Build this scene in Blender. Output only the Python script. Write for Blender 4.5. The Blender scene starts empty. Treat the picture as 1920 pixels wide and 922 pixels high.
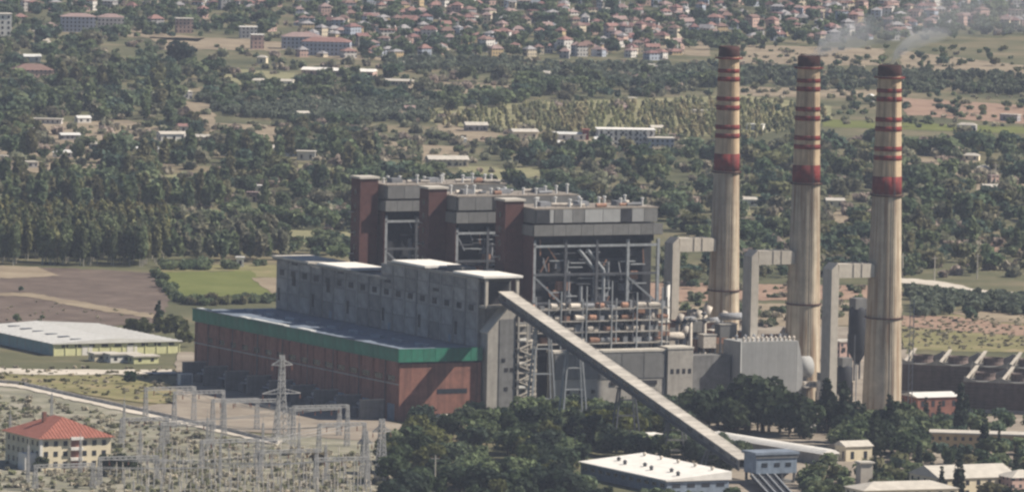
import bpy, math, random
import numpy as np
from mathutils import Vector, Matrix

scene = bpy.context.scene
COL = scene.collection
rnd = random.Random(7)

# ------------------------------------------------------------------ camera
FPX, HC = 16000.0, 341.0
PITCH = math.atan((461 + 750) / FPX)
ROLL = math.radians(1.2)
CAM = Vector((45.5636, -3527.3793, HC))
_f = Vector((0, math.cos(PITCH), -math.sin(PITCH)))
_r0 = Vector((1, 0, 0))
_u0 = _r0.cross(_f)
_R = math.cos(ROLL) * _r0 + math.sin(ROLL) * _u0
_U = -math.sin(ROLL) * _r0 + math.cos(ROLL) * _u0
cam_data = bpy.data.cameras.new('camera')
cam_data.sensor_width = 36.0
cam_data.lens = 36.0 * FPX / 1920.0
cam_data.clip_start = 5.0
cam_data.clip_end = 60000.0
cam = bpy.data.objects.new('camera', cam_data)
m3 = Matrix((_R, _U, -_f)).transposed()
cam.matrix_world = Matrix.Translation(CAM) @ m3.to_4x4()
COL.objects.link(cam)
scene.camera = cam

# ------------------------------------------------------------------ light
SUN_EL, SUN_AZ = math.radians(43), math.radians(2)      # azimuth from +X
world = bpy.data.worlds.new('World')
scene.world = world
world.use_nodes = True
wn = world.node_tree.nodes
sky = wn.new('ShaderNodeTexSky')
sky.sky_type = 'NISHITA'
sky.sun_disc = False
sky.sun_elevation = SUN_EL
sky.sun_rotation = math.radians(90) - SUN_AZ
sky.air_density = 0.75
sky.dust_density = 0.3
sky.altitude = 300
wn['Background'].inputs[1].default_value = 0.05
world.node_tree.links.new(sky.outputs[0], wn['Background'].inputs[0])
sun_d = bpy.data.lights.new('sun', 'SUN')
sun_d.energy = 5.0
sun_d.angle = math.radians(0.53)
sun_d.color = (1.0, 0.90, 0.76)
sun = bpy.data.objects.new('sun', sun_d)
sun.rotation_euler = (0, math.pi / 2 - SUN_EL, SUN_AZ)
sun.location = (900, -200, 900)
COL.objects.link(sun)
vs = scene.view_settings
vs.view_transform = 'Standard'
vs.look = 'None'
vs.exposure = 0.55
vs.gamma = 1.0
vs.use_curve_mapping = False
scene.cycles.use_denoising = True
scene.cycles.max_bounces = 5
scene.cycles.diffuse_bounces = 2
scene.cycles.glossy_bounces = 2
scene.cycles.transparent_max_bounces = 8
scene.cycles.volume_bounces = 0
scene.cycles.pixel_filter_type = 'BLACKMAN_HARRIS'
scene.cycles.filter_width = 2.5

# ------------------------------------------------------------------ helpers
def at(px, py, z=0.0):
    """point at height z that the photograph shows at pixel (px, py)"""
    d = _f + ((px - 960) / FPX) * _R - ((py - 461) / FPX) * _U
    return CAM + d * ((z - HC) / d.z)

def project(p):
    v = Vector(p) - CAM
    w = v.dot(_f)
    return 960 + FPX * v.dot(_R) / w, 461 - FPX * v.dot(_U) / w

PLANT = math.radians(27)
EX = Vector((math.cos(PLANT), math.sin(PLANT), 0))
EY = Vector((-math.sin(PLANT), math.cos(PLANT), 0))
def P(x, y, z=0.0):
    return EX * x + EY * y + Vector((0, 0, z))

MATS = {}
def new_mat(name):
    m = bpy.data.materials.new(name)
    m.use_nodes = True
    MATS[name] = m
    return m, m.node_tree.nodes, m.node_tree.links, m.node_tree.nodes['Principled BSDF']

def scl(c, k):
    return tuple(max(0.0, min(1.0, v * k)) for v in c[:3]) + (1.0,)

def mat(name, col, var=0.25, scale=0.25, rough=0.85, streak=0.0, streak_col=None, metal=0.0,
        orand=0.0, spec=0.3, fine=0.0):
    m, n, l, b = new_mat(name)
    tc = n.new('ShaderNodeTexCoord')
    no = n.new('ShaderNodeTexNoise')
    no.inputs['Scale'].default_value = scale
    no.inputs['Detail'].default_value = 6
    no.inputs['Roughness'].default_value = 0.65
    l.new(tc.outputs['Object'], no.inputs['Vector'])
    rp = n.new('ShaderNodeValToRGB')
    rp.color_ramp.elements[0].position = 0.32
    rp.color_ramp.elements[1].position = 0.68
    rp.color_ramp.elements[0].color = scl(col, 1 - var)
    rp.color_ramp.elements[1].color = scl(col, 1 + var)
    l.new(no.outputs['Fac'], rp.inputs['Fac'])
    out = rp.outputs['Color']
    if streak > 0:
        mp = n.new('ShaderNodeMapping')
        mp.inputs['Scale'].default_value = (0.9, 0.9, 0.035)
        l.new(tc.outputs['Object'], mp.inputs['Vector'])
        n2 = n.new('ShaderNodeTexNoise')
        n2.inputs['Scale'].default_value = 0.7
        n2.inputs['Detail'].default_value = 5
        l.new(mp.outputs['Vector'], n2.inputs['Vector'])
        r2 = n.new('ShaderNodeValToRGB')
        r2.color_ramp.elements[0].position = 0.42
        r2.color_ramp.elements[1].position = 0.66
        r2.color_ramp.elements[0].color = (0, 0, 0, 1)
        r2.color_ramp.elements[1].color = (streak, streak, streak, 1)
        l.new(n2.outputs['Fac'], r2.inputs['Fac'])
        mx = n.new('ShaderNodeMixRGB')
        l.new(r2.outputs['Color'], mx.inputs['Fac'])
        l.new(out, mx.inputs['Color1'])
        mx.inputs['Color2'].default_value = tuple(streak_col or scl(col, 0.4)[:3]) + (1,)
        out = mx.outputs['Color']
    if orand > 0:
        oi = n.new('ShaderNodeObjectInfo')
        ma = n.new('ShaderNodeMapRange')
        ma.inputs['To Min'].default_value = 1 - orand
        ma.inputs['To Max'].default_value = 1 + orand
        l.new(oi.outputs['Random'], ma.inputs['Value'])
        hs = n.new('ShaderNodeHueSaturation')
        l.new(ma.outputs['Result'], hs.inputs['Value'])
        l.new(out, hs.inputs['Color'])
        out = hs.outputs['Color']
    l.new(out, b.inputs['Base Color'])
    b.inputs['Roughness'].default_value = rough
    b.inputs['Metallic'].default_value = metal
    b.inputs['Specular IOR Level'].default_value = spec
    if fine > 0:
        bp = n.new('ShaderNodeBump')
        bp.inputs['Strength'].default_value = fine
        bp.inputs['Distance'].default_value = 0.3
        n3 = n.new('ShaderNodeTexNoise')
        n3.inputs['Scale'].default_value = 1.2
        n3.inputs['Detail'].default_value = 4
        l.new(tc.outputs['Object'], n3.inputs['Vector'])
        l.new(n3.outputs['Fac'], bp.inputs['Height'])
        l.new(bp.outputs['Normal'], b.inputs['Normal'])
    return m

class MB:
    def __init__(self):
        self.v, self.f = [], []
    def add(self, vs, fs):
        o = len(self.v)
        self.v += [tuple(p) for p in vs]
        self.f += [tuple(i + o for i in f) for f in fs]
        return self
    def box(self, x0, x1, y0, y1, z0, z1):
        return self.add([(x0, y0, z0), (x1, y0, z0), (x1, y1, z0), (x0, y1, z0),
                         (x0, y0, z1), (x1, y0, z1), (x1, y1, z1), (x0, y1, z1)],
                        [(3, 2, 1, 0), (4, 5, 6, 7), (0, 1, 5, 4), (1, 2, 6, 5), (2, 3, 7, 6), (3, 0, 4, 7)])
    def prism(self, poly, a0, a1, axis='z'):
        n = len(poly)
        def pt(p, a):
            return (p[0], p[1], a) if axis == 'z' else ((p[0], a, p[1]) if axis == 'y' else (a, p[0], p[1]))
        vs = [pt(p, a0) for p in poly] + [pt(p, a1) for p in poly]
        fs = [tuple(range(n - 1, -1, -1)), tuple(range(n, 2 * n))]
        fs += [(i, (i + 1) % n, n + (i + 1) % n, n + i) for i in range(n)]
        if axis == 'y':
            fs = [tuple(reversed(f)) for f in fs]
        return self.add(vs, fs)
    def tube(self, p0, p1, r0, r1=None, n=8, cap=True):
        r1 = r0 if r1 is None else r1
        p0, p1 = Vector(p0), Vector(p1)
        d = (p1 - p0).normalized()
        a = d.orthogonal().normalized()
        b = d.cross(a)
        vs = []
        for p, r in ((p0, r0), (p1, r1)):
            for i in range(n):
                t = 2 * math.pi * i / n
                vs.append(p + (a * math.cos(t) + b * math.sin(t)) * r)
        fs = [(i, (i + 1) % n, n + (i + 1) % n, n + i) for i in range(n)]
        if cap:
            fs += [tuple(range(n - 1, -1, -1)), tuple(range(n, 2 * n))]
        return self.add(vs, fs)
    def bar(self, p0, p1, w):
        return self.tube(p0, p1, w * 0.7071, n=4)
    def lathe(self, prof, n=32, cx=0, cy=0):
        vs, fs = [], []
        for r, z in prof:
            for i in range(n):
                t = 2 * math.pi * i / n
                vs.append((cx + r * math.cos(t), cy + r * math.sin(t), z))
        for k in range(len(prof) - 1):
            for i in range(n):
                j = (i + 1) % n
                fs.append((k * n + i, k * n + j, (k + 1) * n + j, (k + 1) * n + i))
        return self.add(vs, fs)
    def build(self, name, m, parent=None, smooth=False):
        me = bpy.data.meshes.new(name)
        me.from_pydata(self.v, [], self.f)
        me.materials.append(MATS[m] if isinstance(m, str) else m)
        if smooth:
            me.polygons.foreach_set('use_smooth', [True] * len(me.polygons))
        me.update()
        return link(name, me, parent)

def link(name, me, parent=None, loc=None, rz=None):
    o = bpy.data.objects.new(name, me)
    COL.objects.link(o)
    if parent is not None:
        o.parent = parent
    if loc is not None:
        o.location = loc
    if rz is not None:
        o.rotation_euler = (0, 0, rz)
    return o

def tag(o, label, cat, group=None):
    o['label'] = label
    o['category'] = cat
    if group:
        o['group'] = group
    return o

def thing(name, label, cat, loc=(0, 0, 0), rz=0.0, group=None):
    o = bpy.data.objects.new(name, None)
    o.empty_display_size = 2
    COL.objects.link(o)
    o.location = loc
    o.rotation_euler = (0, 0, rz)
    return tag(o, label, cat, group)

def struct(o, kind='structure'):
    o['kind'] = kind
    return o

def bx(name, m, parent, *b):
    return MB().box(*b).build(name, m, parent)

_cache = {}
def shared_box(name, m, parent, sx, sy, sz, x, y, z):
    """a box whose mesh data is shared by all alike pieces; x, y, z is its lowest corner"""
    k = (name, m, round(sx, 3), round(sy, 3), round(sz, 3))
    if k not in _cache:
        me = bpy.data.meshes.new(name)
        b = MB().box(0, sx, 0, sy, 0, sz)
        me.from_pydata(b.v, [], b.f)
        me.materials.append(MATS[m])
        _cache[k] = me
    return link(name, _cache[k], parent, (x, y, z))

# ------------------------------------------------------------------ materials
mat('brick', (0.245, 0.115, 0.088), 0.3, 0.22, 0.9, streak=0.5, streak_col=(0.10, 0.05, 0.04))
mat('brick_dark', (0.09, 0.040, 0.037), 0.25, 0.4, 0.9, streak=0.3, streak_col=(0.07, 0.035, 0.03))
mat('green_metal', (0.02, 0.165, 0.105), 0.25, 0.3, 0.6, streak=0.35, streak_col=(0.03, 0.08, 0.06), orand=0.14)
mat('roof_blue', (0.20, 0.24, 0.30), 0.25, 0.12, 0.6, streak=0.0)
mat('white_metal', (0.68, 0.68, 0.66), 0.08, 0.2, 0.45)
mat('panel', (0.28, 0.275, 0.27), 0.35, 0.3, 0.9, streak=0.55, streak_col=(0.13, 0.12, 0.11), orand=0.3)
mat('concrete', (0.36, 0.34, 0.31), 0.2, 0.3, 0.9, streak=0.3, streak_col=(0.2, 0.18, 0.16))
mat('concrete_pale', (0.50, 0.46, 0.40), 0.15, 0.3, 0.9, streak=0.2, streak_col=(0.32, 0.28, 0.23))
mat('concrete_dark', (0.17, 0.17, 0.17), 0.25, 0.3, 0.9, streak=0.3)
mat('roof_white', (0.78, 0.76, 0.72), 0.12, 0.25, 0.8)
mat('gallery_roof', (0.47, 0.44, 0.395), 0.2, 0.35, 0.85, orand=0.16)
mat('roof_old', (0.26, 0.23, 0.20), 0.3, 0.3, 0.9)
mat('roof_pale', (0.50, 0.47, 0.42), 0.15, 0.3, 0.85)
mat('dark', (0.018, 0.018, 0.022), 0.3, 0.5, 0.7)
mat('glass_dark', (0.03, 0.035, 0.045), 0.3, 0.6, 0.25, spec=0.5)
mat('steel', (0.075, 0.08, 0.092), 0.3, 0.5, 0.7)
mat('steel_pale', (0.29, 0.31, 0.33), 0.25, 0.5, 0.7, streak=0.3)
mat('casing', (0.032, 0.035, 0.043), 0.4, 0.2, 0.8, streak=0.4)
mat('clad_grey', (0.17, 0.17, 0.168), 0.15, 0.3, 0.75, streak=0.2, orand=0.12)
mat('clad_light', (0.34, 0.345, 0.345), 0.1, 0.3, 0.75, streak=0.15, orand=0.1)
mat('equip_rust', (0.30, 0.17, 0.12), 0.35, 0.8, 0.85, orand=0.3)
mat('equip_pale', (0.55, 0.50, 0.44), 0.25, 0.8, 0.8, orand=0.25)
mat('equip_grey', (0.22, 0.23, 0.25), 0.3, 0.8, 0.8, orand=0.3)
mat('chimney_low', (0.47, 0.41, 0.32), 0.22, 0.16, 0.92, streak=0.9, streak_col=(0.22, 0.14, 0.085))
mat('chimney_up', (0.56, 0.43, 0.29), 0.2, 0.2, 0.92, streak=0.8, streak_col=(0.26, 0.19, 0.13))
mat('red_paint', (0.22, 0.034, 0.030), 0.35, 0.3, 0.88, streak=0.7, streak_col=(0.09, 0.03, 0.03))
mat('soot', (0.065, 0.030, 0.028), 0.4, 0.4, 0.95)
mat('tile', (0.31, 0.12, 0.09), 0.2, 0.5, 0.9, streak=0.25, streak_col=(0.26, 0.09, 0.06))
mat('cream', (0.70, 0.62, 0.46), 0.1, 0.4, 0.9)
mat('yellow_wall', (0.62, 0.62, 0.36), 0.12, 0.3, 0.85)
mat('shaded_yellow_wall', (0.25, 0.36, 0.36), 0.12, 0.3, 0.85)  # warehouse's yellow wall with the side's shade put into the colour
mat('white_wall', (0.72, 0.70, 0.66), 0.08, 0.4, 0.9)
mat('coolbrown', (0.15, 0.115, 0.105), 0.3, 0.3, 0.9, streak=0.4)
mat('insulator', (0.20, 0.08, 0.05), 0.2, 1.0, 0.4)
mat('galv', (0.36, 0.36, 0.36), 0.25, 0.6, 0.7)
mat('bark', (0.11, 0.085, 0.065), 0.3, 1.5, 0.95)
mat('bark_pale', (0.36, 0.34, 0.29), 0.3, 1.5, 0.95)
mat('wall_block', (0.55, 0.51, 0.46), 0.2, 0.3, 0.9, streak=0.2, orand=0.12)
mat('blue_steel', (0.20, 0.25, 0.32), 0.2, 0.4, 0.75, streak=0.3)
mat('car_paint', (0.45, 0.46, 0.48), 0.05, 0.5, 0.3, orand=0.4)
mat('green_tank', (0.03, 0.20, 0.10), 0.15, 0.5, 0.5)

def leaf_mat(name, use_attr):
    m, n, l, b = new_mat(name)
    if use_attr:
        c = n.new('ShaderNodeAttribute')
        c.attribute_name = 'tint'
        co = c.outputs['Color']
    else:
        c = n.new('ShaderNodeObjectInfo')
        co = c.outputs['Color']
    tc = n.new('ShaderNodeTexCoord')
    no = n.new('ShaderNodeTexNoise')
    no.inputs['Scale'].default_value = 0.6
    no.inputs['Detail'].default_value = 3
    l.new(tc.outputs['Object'], no.inputs['Vector'])
    ma = n.new('ShaderNodeMapRange')
    ma.inputs['From Min'].default_value = 0.3
    ma.inputs['From Max'].default_value = 0.7
    ma.inputs['To Min'].default_value = 0.6
    ma.inputs['To Max'].default_value = 1.45
    l.new(no.outputs['Fac'], ma.inputs['Value'])
    hs = n.new('ShaderNodeHueSaturation')
    l.new(ma.outputs['Result'], hs.inputs['Value'])
    l.new(co, hs.inputs['Color'])
    l.new(hs.outputs['Color'], b.inputs['Base Color'])
    tl = n.new('ShaderNodeBsdfTranslucent')
    l.new(hs.outputs['Color'], tl.inputs['Color'])
    mxs = n.new('ShaderNodeMixShader')
    mxs.inputs['Fac'].default_value = 0.38
    l.new(b.outputs[0], mxs.inputs[1])
    l.new(tl.outputs[0], mxs.inputs[2])
    l.new(mxs.outputs[0], n['Material Output'].inputs['Surface'])
    b.inputs['Roughness'].default_value = 0.75
    b.inputs['Specular IOR Level'].default_value = 0.15
    return m
leaf_mat('leaf', False)
leaf_mat('leaf_mass', True)

def field_mat(name, c1, c2, scale=0.02, rows=0.0, row_ang=0.0, c3=None):
    m, n, l, b = new_mat(name)
    tc = n.new('ShaderNodeTexCoord')
    no = n.new('ShaderNodeTexNoise')
    no.inputs['Scale'].default_value = scale
    no.inputs['Detail'].default_value = 9
    no.inputs['Roughness'].default_value = 0.7
    l.new(tc.outputs['Object'], no.inputs['Vector'])
    rp = n.new('ShaderNodeValToRGB')
    e = rp.color_ramp.elements
    e[0].position, e[1].position = 0.36, 0.64
    e[0].color, e[1].color = tuple(c1) + (1,), tuple(c2) + (1,)
    if c3:
        x = e.new(0.5)
        x.color = tuple(c3) + (1,)
    l.new(no.outputs['Fac'], rp.inputs['Fac'])
    out = rp.outputs['Color']
    if rows > 0:
        mp = n.new('ShaderNodeMapping')
        mp.inputs['Rotation'].default_value = (0, 0, row_ang)
        l.new(tc.outputs['Object'], mp.inputs['Vector'])
        w = n.new('ShaderNodeTexWave')
        w.inputs['Scale'].default_value = rows
        w.inputs['Distortion'].default_value = 1.5
        l.new(mp.outputs['Vector'], w.inputs['Vector'])
        mx = n.new('ShaderNodeMixRGB')
        mx.blend_type = 'MULTIPLY'
        mx.inputs['Fac'].default_value = 0.35
        l.new(out, mx.inputs['Color1'])
        l.new(w.outputs['Color'], mx.inputs['Color2'])
        out = mx.outputs['Color']
    l.new(out, b.inputs['Base Color'])
    b.inputs['Roughness'].default_value = 0.95
    b.inputs['Specular IOR Level'].default_value = 0.1
    return m

field_mat('ground', (0.062, 0.070, 0.040), (0.21, 0.175, 0.115), 0.008, c3=(0.115, 0.115, 0.066))
field_mat('field_plough', (0.12, 0.092, 0.08), (0.21, 0.165, 0.14), 0.05, 0.06, 0.5, c3=(0.16, 0.125, 0.105))
field_mat('field_tan', (0.20, 0.16, 0.115), (0.33, 0.275, 0.20), 0.03)
field_mat('field_pink', (0.25, 0.165, 0.125), (0.34, 0.24, 0.18), 0.03)
field_mat('field_green', (0.13, 0.155, 0.045), (0.20, 0.215, 0.075), 0.03, 0.05, 0.9)
field_mat('field_olive', (0.18, 0.18, 0.10), (0.29, 0.27, 0.16), 0.03)
field_mat('field_dry', (0.16, 0.14, 0.075), (0.30, 0.24, 0.15), 0.04, c3=(0.20, 0.19, 0.09))
field_mat('gravel_pale', (0.46, 0.42, 0.36), (0.62, 0.57, 0.50), 0.05)
field_mat('yard', (0.20, 0.17, 0.14), (0.34, 0.30, 0.25), 0.04)
field_mat('gravel_yard', (0.17, 0.165, 0.14), (0.34, 0.315, 0.27), 0.06, c3=(0.22, 0.215, 0.16))
field_mat('asphalt', (0.05, 0.05, 0.05), (0.08, 0.08, 0.08), 0.05)

def house_wall_mat(name, col, step=3.1):
    """far facade: rows of windows as flat pattern on the wall"""
    m, n, l, b = new_mat(name)
    tc = n.new('ShaderNodeTexCoord')
    sp = n.new('ShaderNodeSeparateXYZ')
    l.new(tc.outputs['Object'], sp.inputs[0])
    def mth(op, a, c=None):
        k = n.new('ShaderNodeMath')
        k.operation = op
        for i, q in enumerate((a, c)):
            if q is None:
                continue
            if isinstance(q, (int, float)):
                k.inputs[i].default_value = q
            else:
                l.new(q, k.inputs[i])
        return k.outputs[0]
    u = mth('FRACT', mth('DIVIDE', mth('ADD', sp.outputs['X'], mth('ADD', sp.outputs['Y'], 200.0)), step))
    w = mth('FRACT', mth('DIVIDE', sp.outputs['Z'], 3.0))
    mk = mth('MULTIPLY', mth('MULTIPLY', mth('GREATER_THAN', u, 0.3), mth('LESS_THAN', u, 0.72)),
             mth('MULTIPLY', mth('GREATER_THAN', w, 0.3), mth('LESS_THAN', w, 0.8)))
    no = n.new('ShaderNodeTexNoise')
    no.inputs['Scale'].default_value = 0.3
    l.new(tc.outputs['Object'], no.inputs['Vector'])
    rp = n.new('ShaderNodeValToRGB')
    rp.color_ramp.elements[0].color = scl(col, 0.8)
    rp.color_ramp.elements[1].color = scl(col, 1.15)
    l.new(no.outputs['Fac'], rp.inputs['Fac'])
    mx = n.new('ShaderNodeMixRGB')
    l.new(mk, mx.inputs['Fac'])
    l.new(rp.outputs['Color'], mx.inputs['Color1'])
    mx.inputs['Color2'].default_value = (0.06, 0.06, 0.07, 1)
    l.new(mx.outputs['Color'], b.inputs['Base Color'])
    b.inputs['Roughness'].default_value = 0.9
    return m
WALLS = [('white', (0.66, 0.63, 0.60)), ('cream', (0.60, 0.52, 0.40)), ('pink', (0.52, 0.36, 0.31)),
         ('grey', (0.36, 0.35, 0.36)), ('pale blue', (0.38, 0.42, 0.50)), ('ochre', (0.50, 0.38, 0.22))]
for nm, c in WALLS:
    house_wall_mat('far_' + nm, c)
ROOFS = [('red', (0.26, 0.15, 0.135)), ('faded red', (0.29, 0.21, 0.20)), ('brown', (0.20, 0.13, 0.115)),
         ('grey', (0.30, 0.29, 0.30)), ('dark red', (0.20, 0.11, 0.105))]
for nm, c in ROOFS:
    mat('farroof_' + nm, c, 0.2, 0.4, 0.9)

# ------------------------------------------------------------------ ground and fields
def poly_sheet(name, m, pix, z, cat_struct=True, sub=True):
    jr = random.Random(len(pix) * 31 + int(pix[0][0]))
    fine = []
    for (a, b), (c_, d) in zip(pix, pix[1:] + pix[:1]):
        n = max(1, int(math.hypot(c_ - a, (d - b) * 4) / 12))
        for i in range(n):
            t_ = i / n
            fine.append((a + (c_ - a) * t_ + (jr.gauss(0, 2.2) if i else 0), b + (d - b) * t_ + (jr.gauss(0, 0.55) if i else 0)))
    pts = [at(a, b, 0) for a, b in fine]
    c = sum(pts, Vector()) / len(pts)
    me = bpy.data.meshes.new(name)
    me.from_pydata([(p.x - c.x, p.y - c.y, 0) for p in pts], [], [tuple(range(len(pts)))])
    me.materials.append(MATS[m])
    o = link(name, me, None, (c.x, c.y, z))
    if o.data.polygons[0].normal.z < 0:
        me.flip_normals()
    struct(o)
    return o

g = MB()
g.add([(-30000, -3600, 0), (30000, -3600, 0), (30000, 40000, 0), (-30000, 40000, 0)], [(0, 1, 2, 3)])
struct(g.build('ground', 'ground'))

Z1, Z2, Z3 = 0.15, 0.3, 0.45
FIELDS = [
    ('ploughed_field', 'field_plough', [(-60, 498), (120, 503), (290, 512), (318, 562), (300, 604), (150, 616), (-60, 616)], Z1),
    ('stubble_field', 'field_tan', [(-60, 496), (70, 501), (112, 518), (40, 522), (-60, 522)], Z2),
    ('field_track', 'field_tan', [(-60, 548), (60, 550), (180, 572), (300, 592), (300, 600), (170, 580), (50, 557), (-60, 554)], Z2),
    ('green_field', 'field_green', [(292, 512), (470, 508), (520, 560), (338, 567), (318, 560)], Z2),
    ('stubble_field', 'field_tan', [(472, 522), (560, 522), (560, 560), (516, 556)], Z3),
    ('grass_strip', 'field_dry', [(300, 498), (560, 496), (560, 521), (472, 521), (470, 507), (292, 511)], Z1),
    ('meadow', 'field_olive', [(250, 402), (430, 403), (440, 420), (250, 418)], Z1),
    ('meadow', 'field_olive', [(480, 428), (680, 436), (680, 470), (500, 452)], Z1),
    ('plant_yard', 'yard', [(1230, 612), (1680, 612), (1700, 660), (1720, 790), (1230, 800)], Z1),
    ('dry_field', 'field_tan', [(1200, 572), (1690, 566), (1690, 611), (1200, 611)], Z1),
    ('bare_field', 'field_pink', [(1200, 530), (1690, 536), (1690, 560), (1200, 566)], Z1),
    ('dry_field', 'field_tan', [(1385, 84), (1660, 92), (1650, 124), (1385, 120)], Z1),
    ('dry_field', 'field_tan', [(1690, 96), (1960, 128), (1960, 152), (1690, 128)], Z1),
    ('dry_field', 'field_tan', [(1380, 163), (1660, 170), (1650, 184), (1380, 180)], Z1),
    ('bare_field', 'field_pink', [(1690, 184), (1960, 200), (1960, 236), (1700, 216)], Z1),
    ('green_strip', 'field_green', [(1540, 224), (1960, 240), (1960, 252), (1540, 238)], Z1),
    ('dry_field', 'field_tan', [(1830, 346), (1960, 344), (1960, 374), (1835, 370)], Z1),
    ('bare_field', 'field_pink', [(1770, 440), (1960, 450), (1960, 476), (1780, 468)], Z1),
    ('dry_meadow', 'field_dry', [(1690, 600), (1800, 590), (1960, 580), (1960, 662), (1690, 655)], Z1),
    ('bare_field', 'field_pink', [(1690, 592), (1790, 594), (1960, 618), (1960, 634), (1690, 612)], Z2),
    ('dry_field', 'field_tan', [(1770, 585), (1960, 576), (1960, 610), (1850, 602)], Z2),
    ('dry_field', 'field_tan', [(60, 232), (240, 226), (300, 240), (300, 276), (60, 280)], Z1),
    ('dry_field', 'field_tan', [(370, 230), (545, 236), (545, 268), (390, 262)], Z1),
    ('bare_ground', 'field_tan', [(345, 190), (400, 196), (402, 232), (350, 226)], Z2),
    ('bare_ground', 'field_tan', [(165, 58), (260, 57), (385, 72), (370, 79), (170, 64)], Z1),
    ('bare_ground', 'field_tan', [(280, 70), (470, 74), (600, 88), (520, 96), (300, 92)], Z1),
    ('plantation_floor', 'field_olive', [(780, 205), (1000, 192), (1400, 180), (1560, 200), (1560, 226), (1400, 258), (820, 236)], Z1),
    ('dry_field', 'field_tan', [(820, 232), (980, 258), (1120, 262), (1120, 276), (820, 262)], Z2),
    ('bare_ground', 'field_tan', [(620, 84), (760, 92), (760, 116), (610, 110)], Z1),
    ('bare_ground', 'field_tan', [(1180, 66), (1330, 80), (1330, 106), (1180, 98)], Z1),
    ('dry_field', 'field_tan', [(0, 268), (330, 300), (330, 312), (0, 290)], Z1),
    ('dry_field', 'field_tan', [(80, 330), (180, 332), (180, 352), (80, 350)], Z1),
    ('meadow', 'field_olive', [(860, 312), (1020, 316), (1020, 354), (860, 348)], Z1),
    ('meadow', 'field_olive', [(1395, 398), (1490, 400), (1490, 436), (1395, 432)], Z1),
    ('dry_field', 'field_tan', [(1535, 392), (1640, 394), (1640, 430), (1535, 426)], Z1),
    ('dry_field', 'field_tan', [(-20, 300), (190, 308), (190, 346), (-20, 338)], Z1),
    ('meadow', 'field_olive', [(530, 306), (650, 314), (650, 350), (530, 342)], Z1),
    ('dry_field', 'field_tan', [(690, 262), (860, 276), (860, 306), (690, 294)], Z1),
    ('meadow', 'field_olive', [(300, 326), (420, 330), (420, 364), (300, 358)], Z1),
    ('dry_field', 'field_tan', [(1700, 296), (1830, 300), (1830, 332), (1700, 328)], Z1),
    ('dry_field', 'field_tan', [(760, 150), (960, 158), (960, 184), (760, 176)], Z1),
    ('meadow', 'field_olive', [(420, 128), (560, 138), (560, 168), (420, 158)], Z1),
    ('grass_strip', 'field_dry', [(0, 690), (60, 700), (330, 706), (330, 760), (240, 752), (80, 728), (-40, 716)], Z2),
    ('service_road', 'gravel_pale', [(-40, 690), (90, 694), (330, 694), (330, 702), (90, 704), (-40, 700)], Z3),
    ('switchyard', 'gravel_yard', [(-60, 700), (80, 730), (250, 772), (420, 815), (700, 820), (760, 922), (780, 990), (-80, 990)], Z1),
    ('forecourt', 'yard', [(330, 660), (360, 660), (760, 800), (720, 830), (420, 806), (240, 768), (330, 752)], Z2),
    ('gravel_road', 'gravel_pale', [(-40, 712), (40, 718), (140, 741), (270, 768), (420, 802), (530, 828), (520, 836), (410, 812), (260, 778), (130, 750), (30, 727), (-40, 722)], Z3),
    ('gravel_track', 'gravel_pale', [(1685, 521), (1760, 528), (1840, 544), (1960, 553), (1960, 560), (1830, 552), (1750, 536), (1685, 530)], Z2),
    ('gravel_track', 'gravel_pale', [(60, 58), (78, 70), (92, 88), (110, 110), (130, 140), (140, 140), (118, 108), (100, 86), (88, 68), (70, 56)], Z2),
    ('front_yard', 'yard', [(1230, 801), (1730, 792), (1960, 770), (1960, 990), (1230, 990)], Z1),
]
for nm, m, pix, z in FIELDS:
    poly_sheet(nm, m, pix, z)

# ------------------------------------------------------------------ turbine hall
HL = 202.0
T = thing('turbine_hall', 'long brick turbine hall with green fascia and flat blue-grey roof', 'hall', P(0, 0), PLANT)
bx('wall', 'brick', T, 0, 38, 0, HL, 0, 24.5)
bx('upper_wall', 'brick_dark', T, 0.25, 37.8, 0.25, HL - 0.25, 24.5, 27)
for k in range(18):
    y = 0.6 + k * (HL - 2.4) / 17
    shared_box('pilaster', 'brick', T, 0.55, 1.2, 24.4, -0.55, y, 0)
NF = 34
for k in range(NF):
    w_ = (HL + 2.2) / NF
    shared_box('fascia_panel', 'green_metal', T, 0.66, w_ - 0.14, 5.5, -1.2 + 0.03 * (k % 2), -1.2 + k * w_, 24.8)
for k in range(7):
    w_ = 38.5 / 7
    shared_box('fascia_panel', 'green_metal', T, w_ - 0.14, 0.66, 5.5, -0.5 + k * w_, -1.2 + 0.03 * (k % 2), 24.8)
bx('gutter', 'steel', T, -1.5, -1.24, -1.4, HL + 1, 30.2, 30.55)
for k in range(8):
    shared_box('downpipe', 'steel', T, 0.28, 0.28, 24.6, -0.85, 12 + k * 25, 0)
rf = bx('roof', 'roof_blue', T, -0.5, 38, -0.5, HL + 1, 28.4, 29.6)
for k in range(24):
    shared_box('roof_seam', 'roof_blue', rf, 38.0, 0.35, 0.25, -0.4, 4 + k * 8.2, 29.6)
for (a, b_) in ((191, 201), (112, 146), (86, 100), (150, 158)):
    bx('glint_sheet', 'white_metal', rf, 0.0, 2.6, a, b_, 29.9, 30.6)  # white strips stand in for glints off the metal flashing
for k in range(9):
    y = 12 + k * 21
    bx('roof_ventilator', 'roof_blue', rf, 17, 19.5, y, y + 9, 29.6, 31.0)
bx('window_band', 'glass_dark', T, 17.5, 31.5, -0.12, 0.2, 11.2, 13.2)
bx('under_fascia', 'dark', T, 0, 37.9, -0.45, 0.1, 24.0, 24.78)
for k in range(16):
    y = 4 + k * 12
    shared_box('window', 'glass_dark', T, 0.3, 7.0, 2.2, -0.12, y, 16.5)
    if k % 2 == 0:
        shared_box('gate', 'blue_steel', T, 0.4, 6.5, 7.0, -0.2, y, 0)
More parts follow.
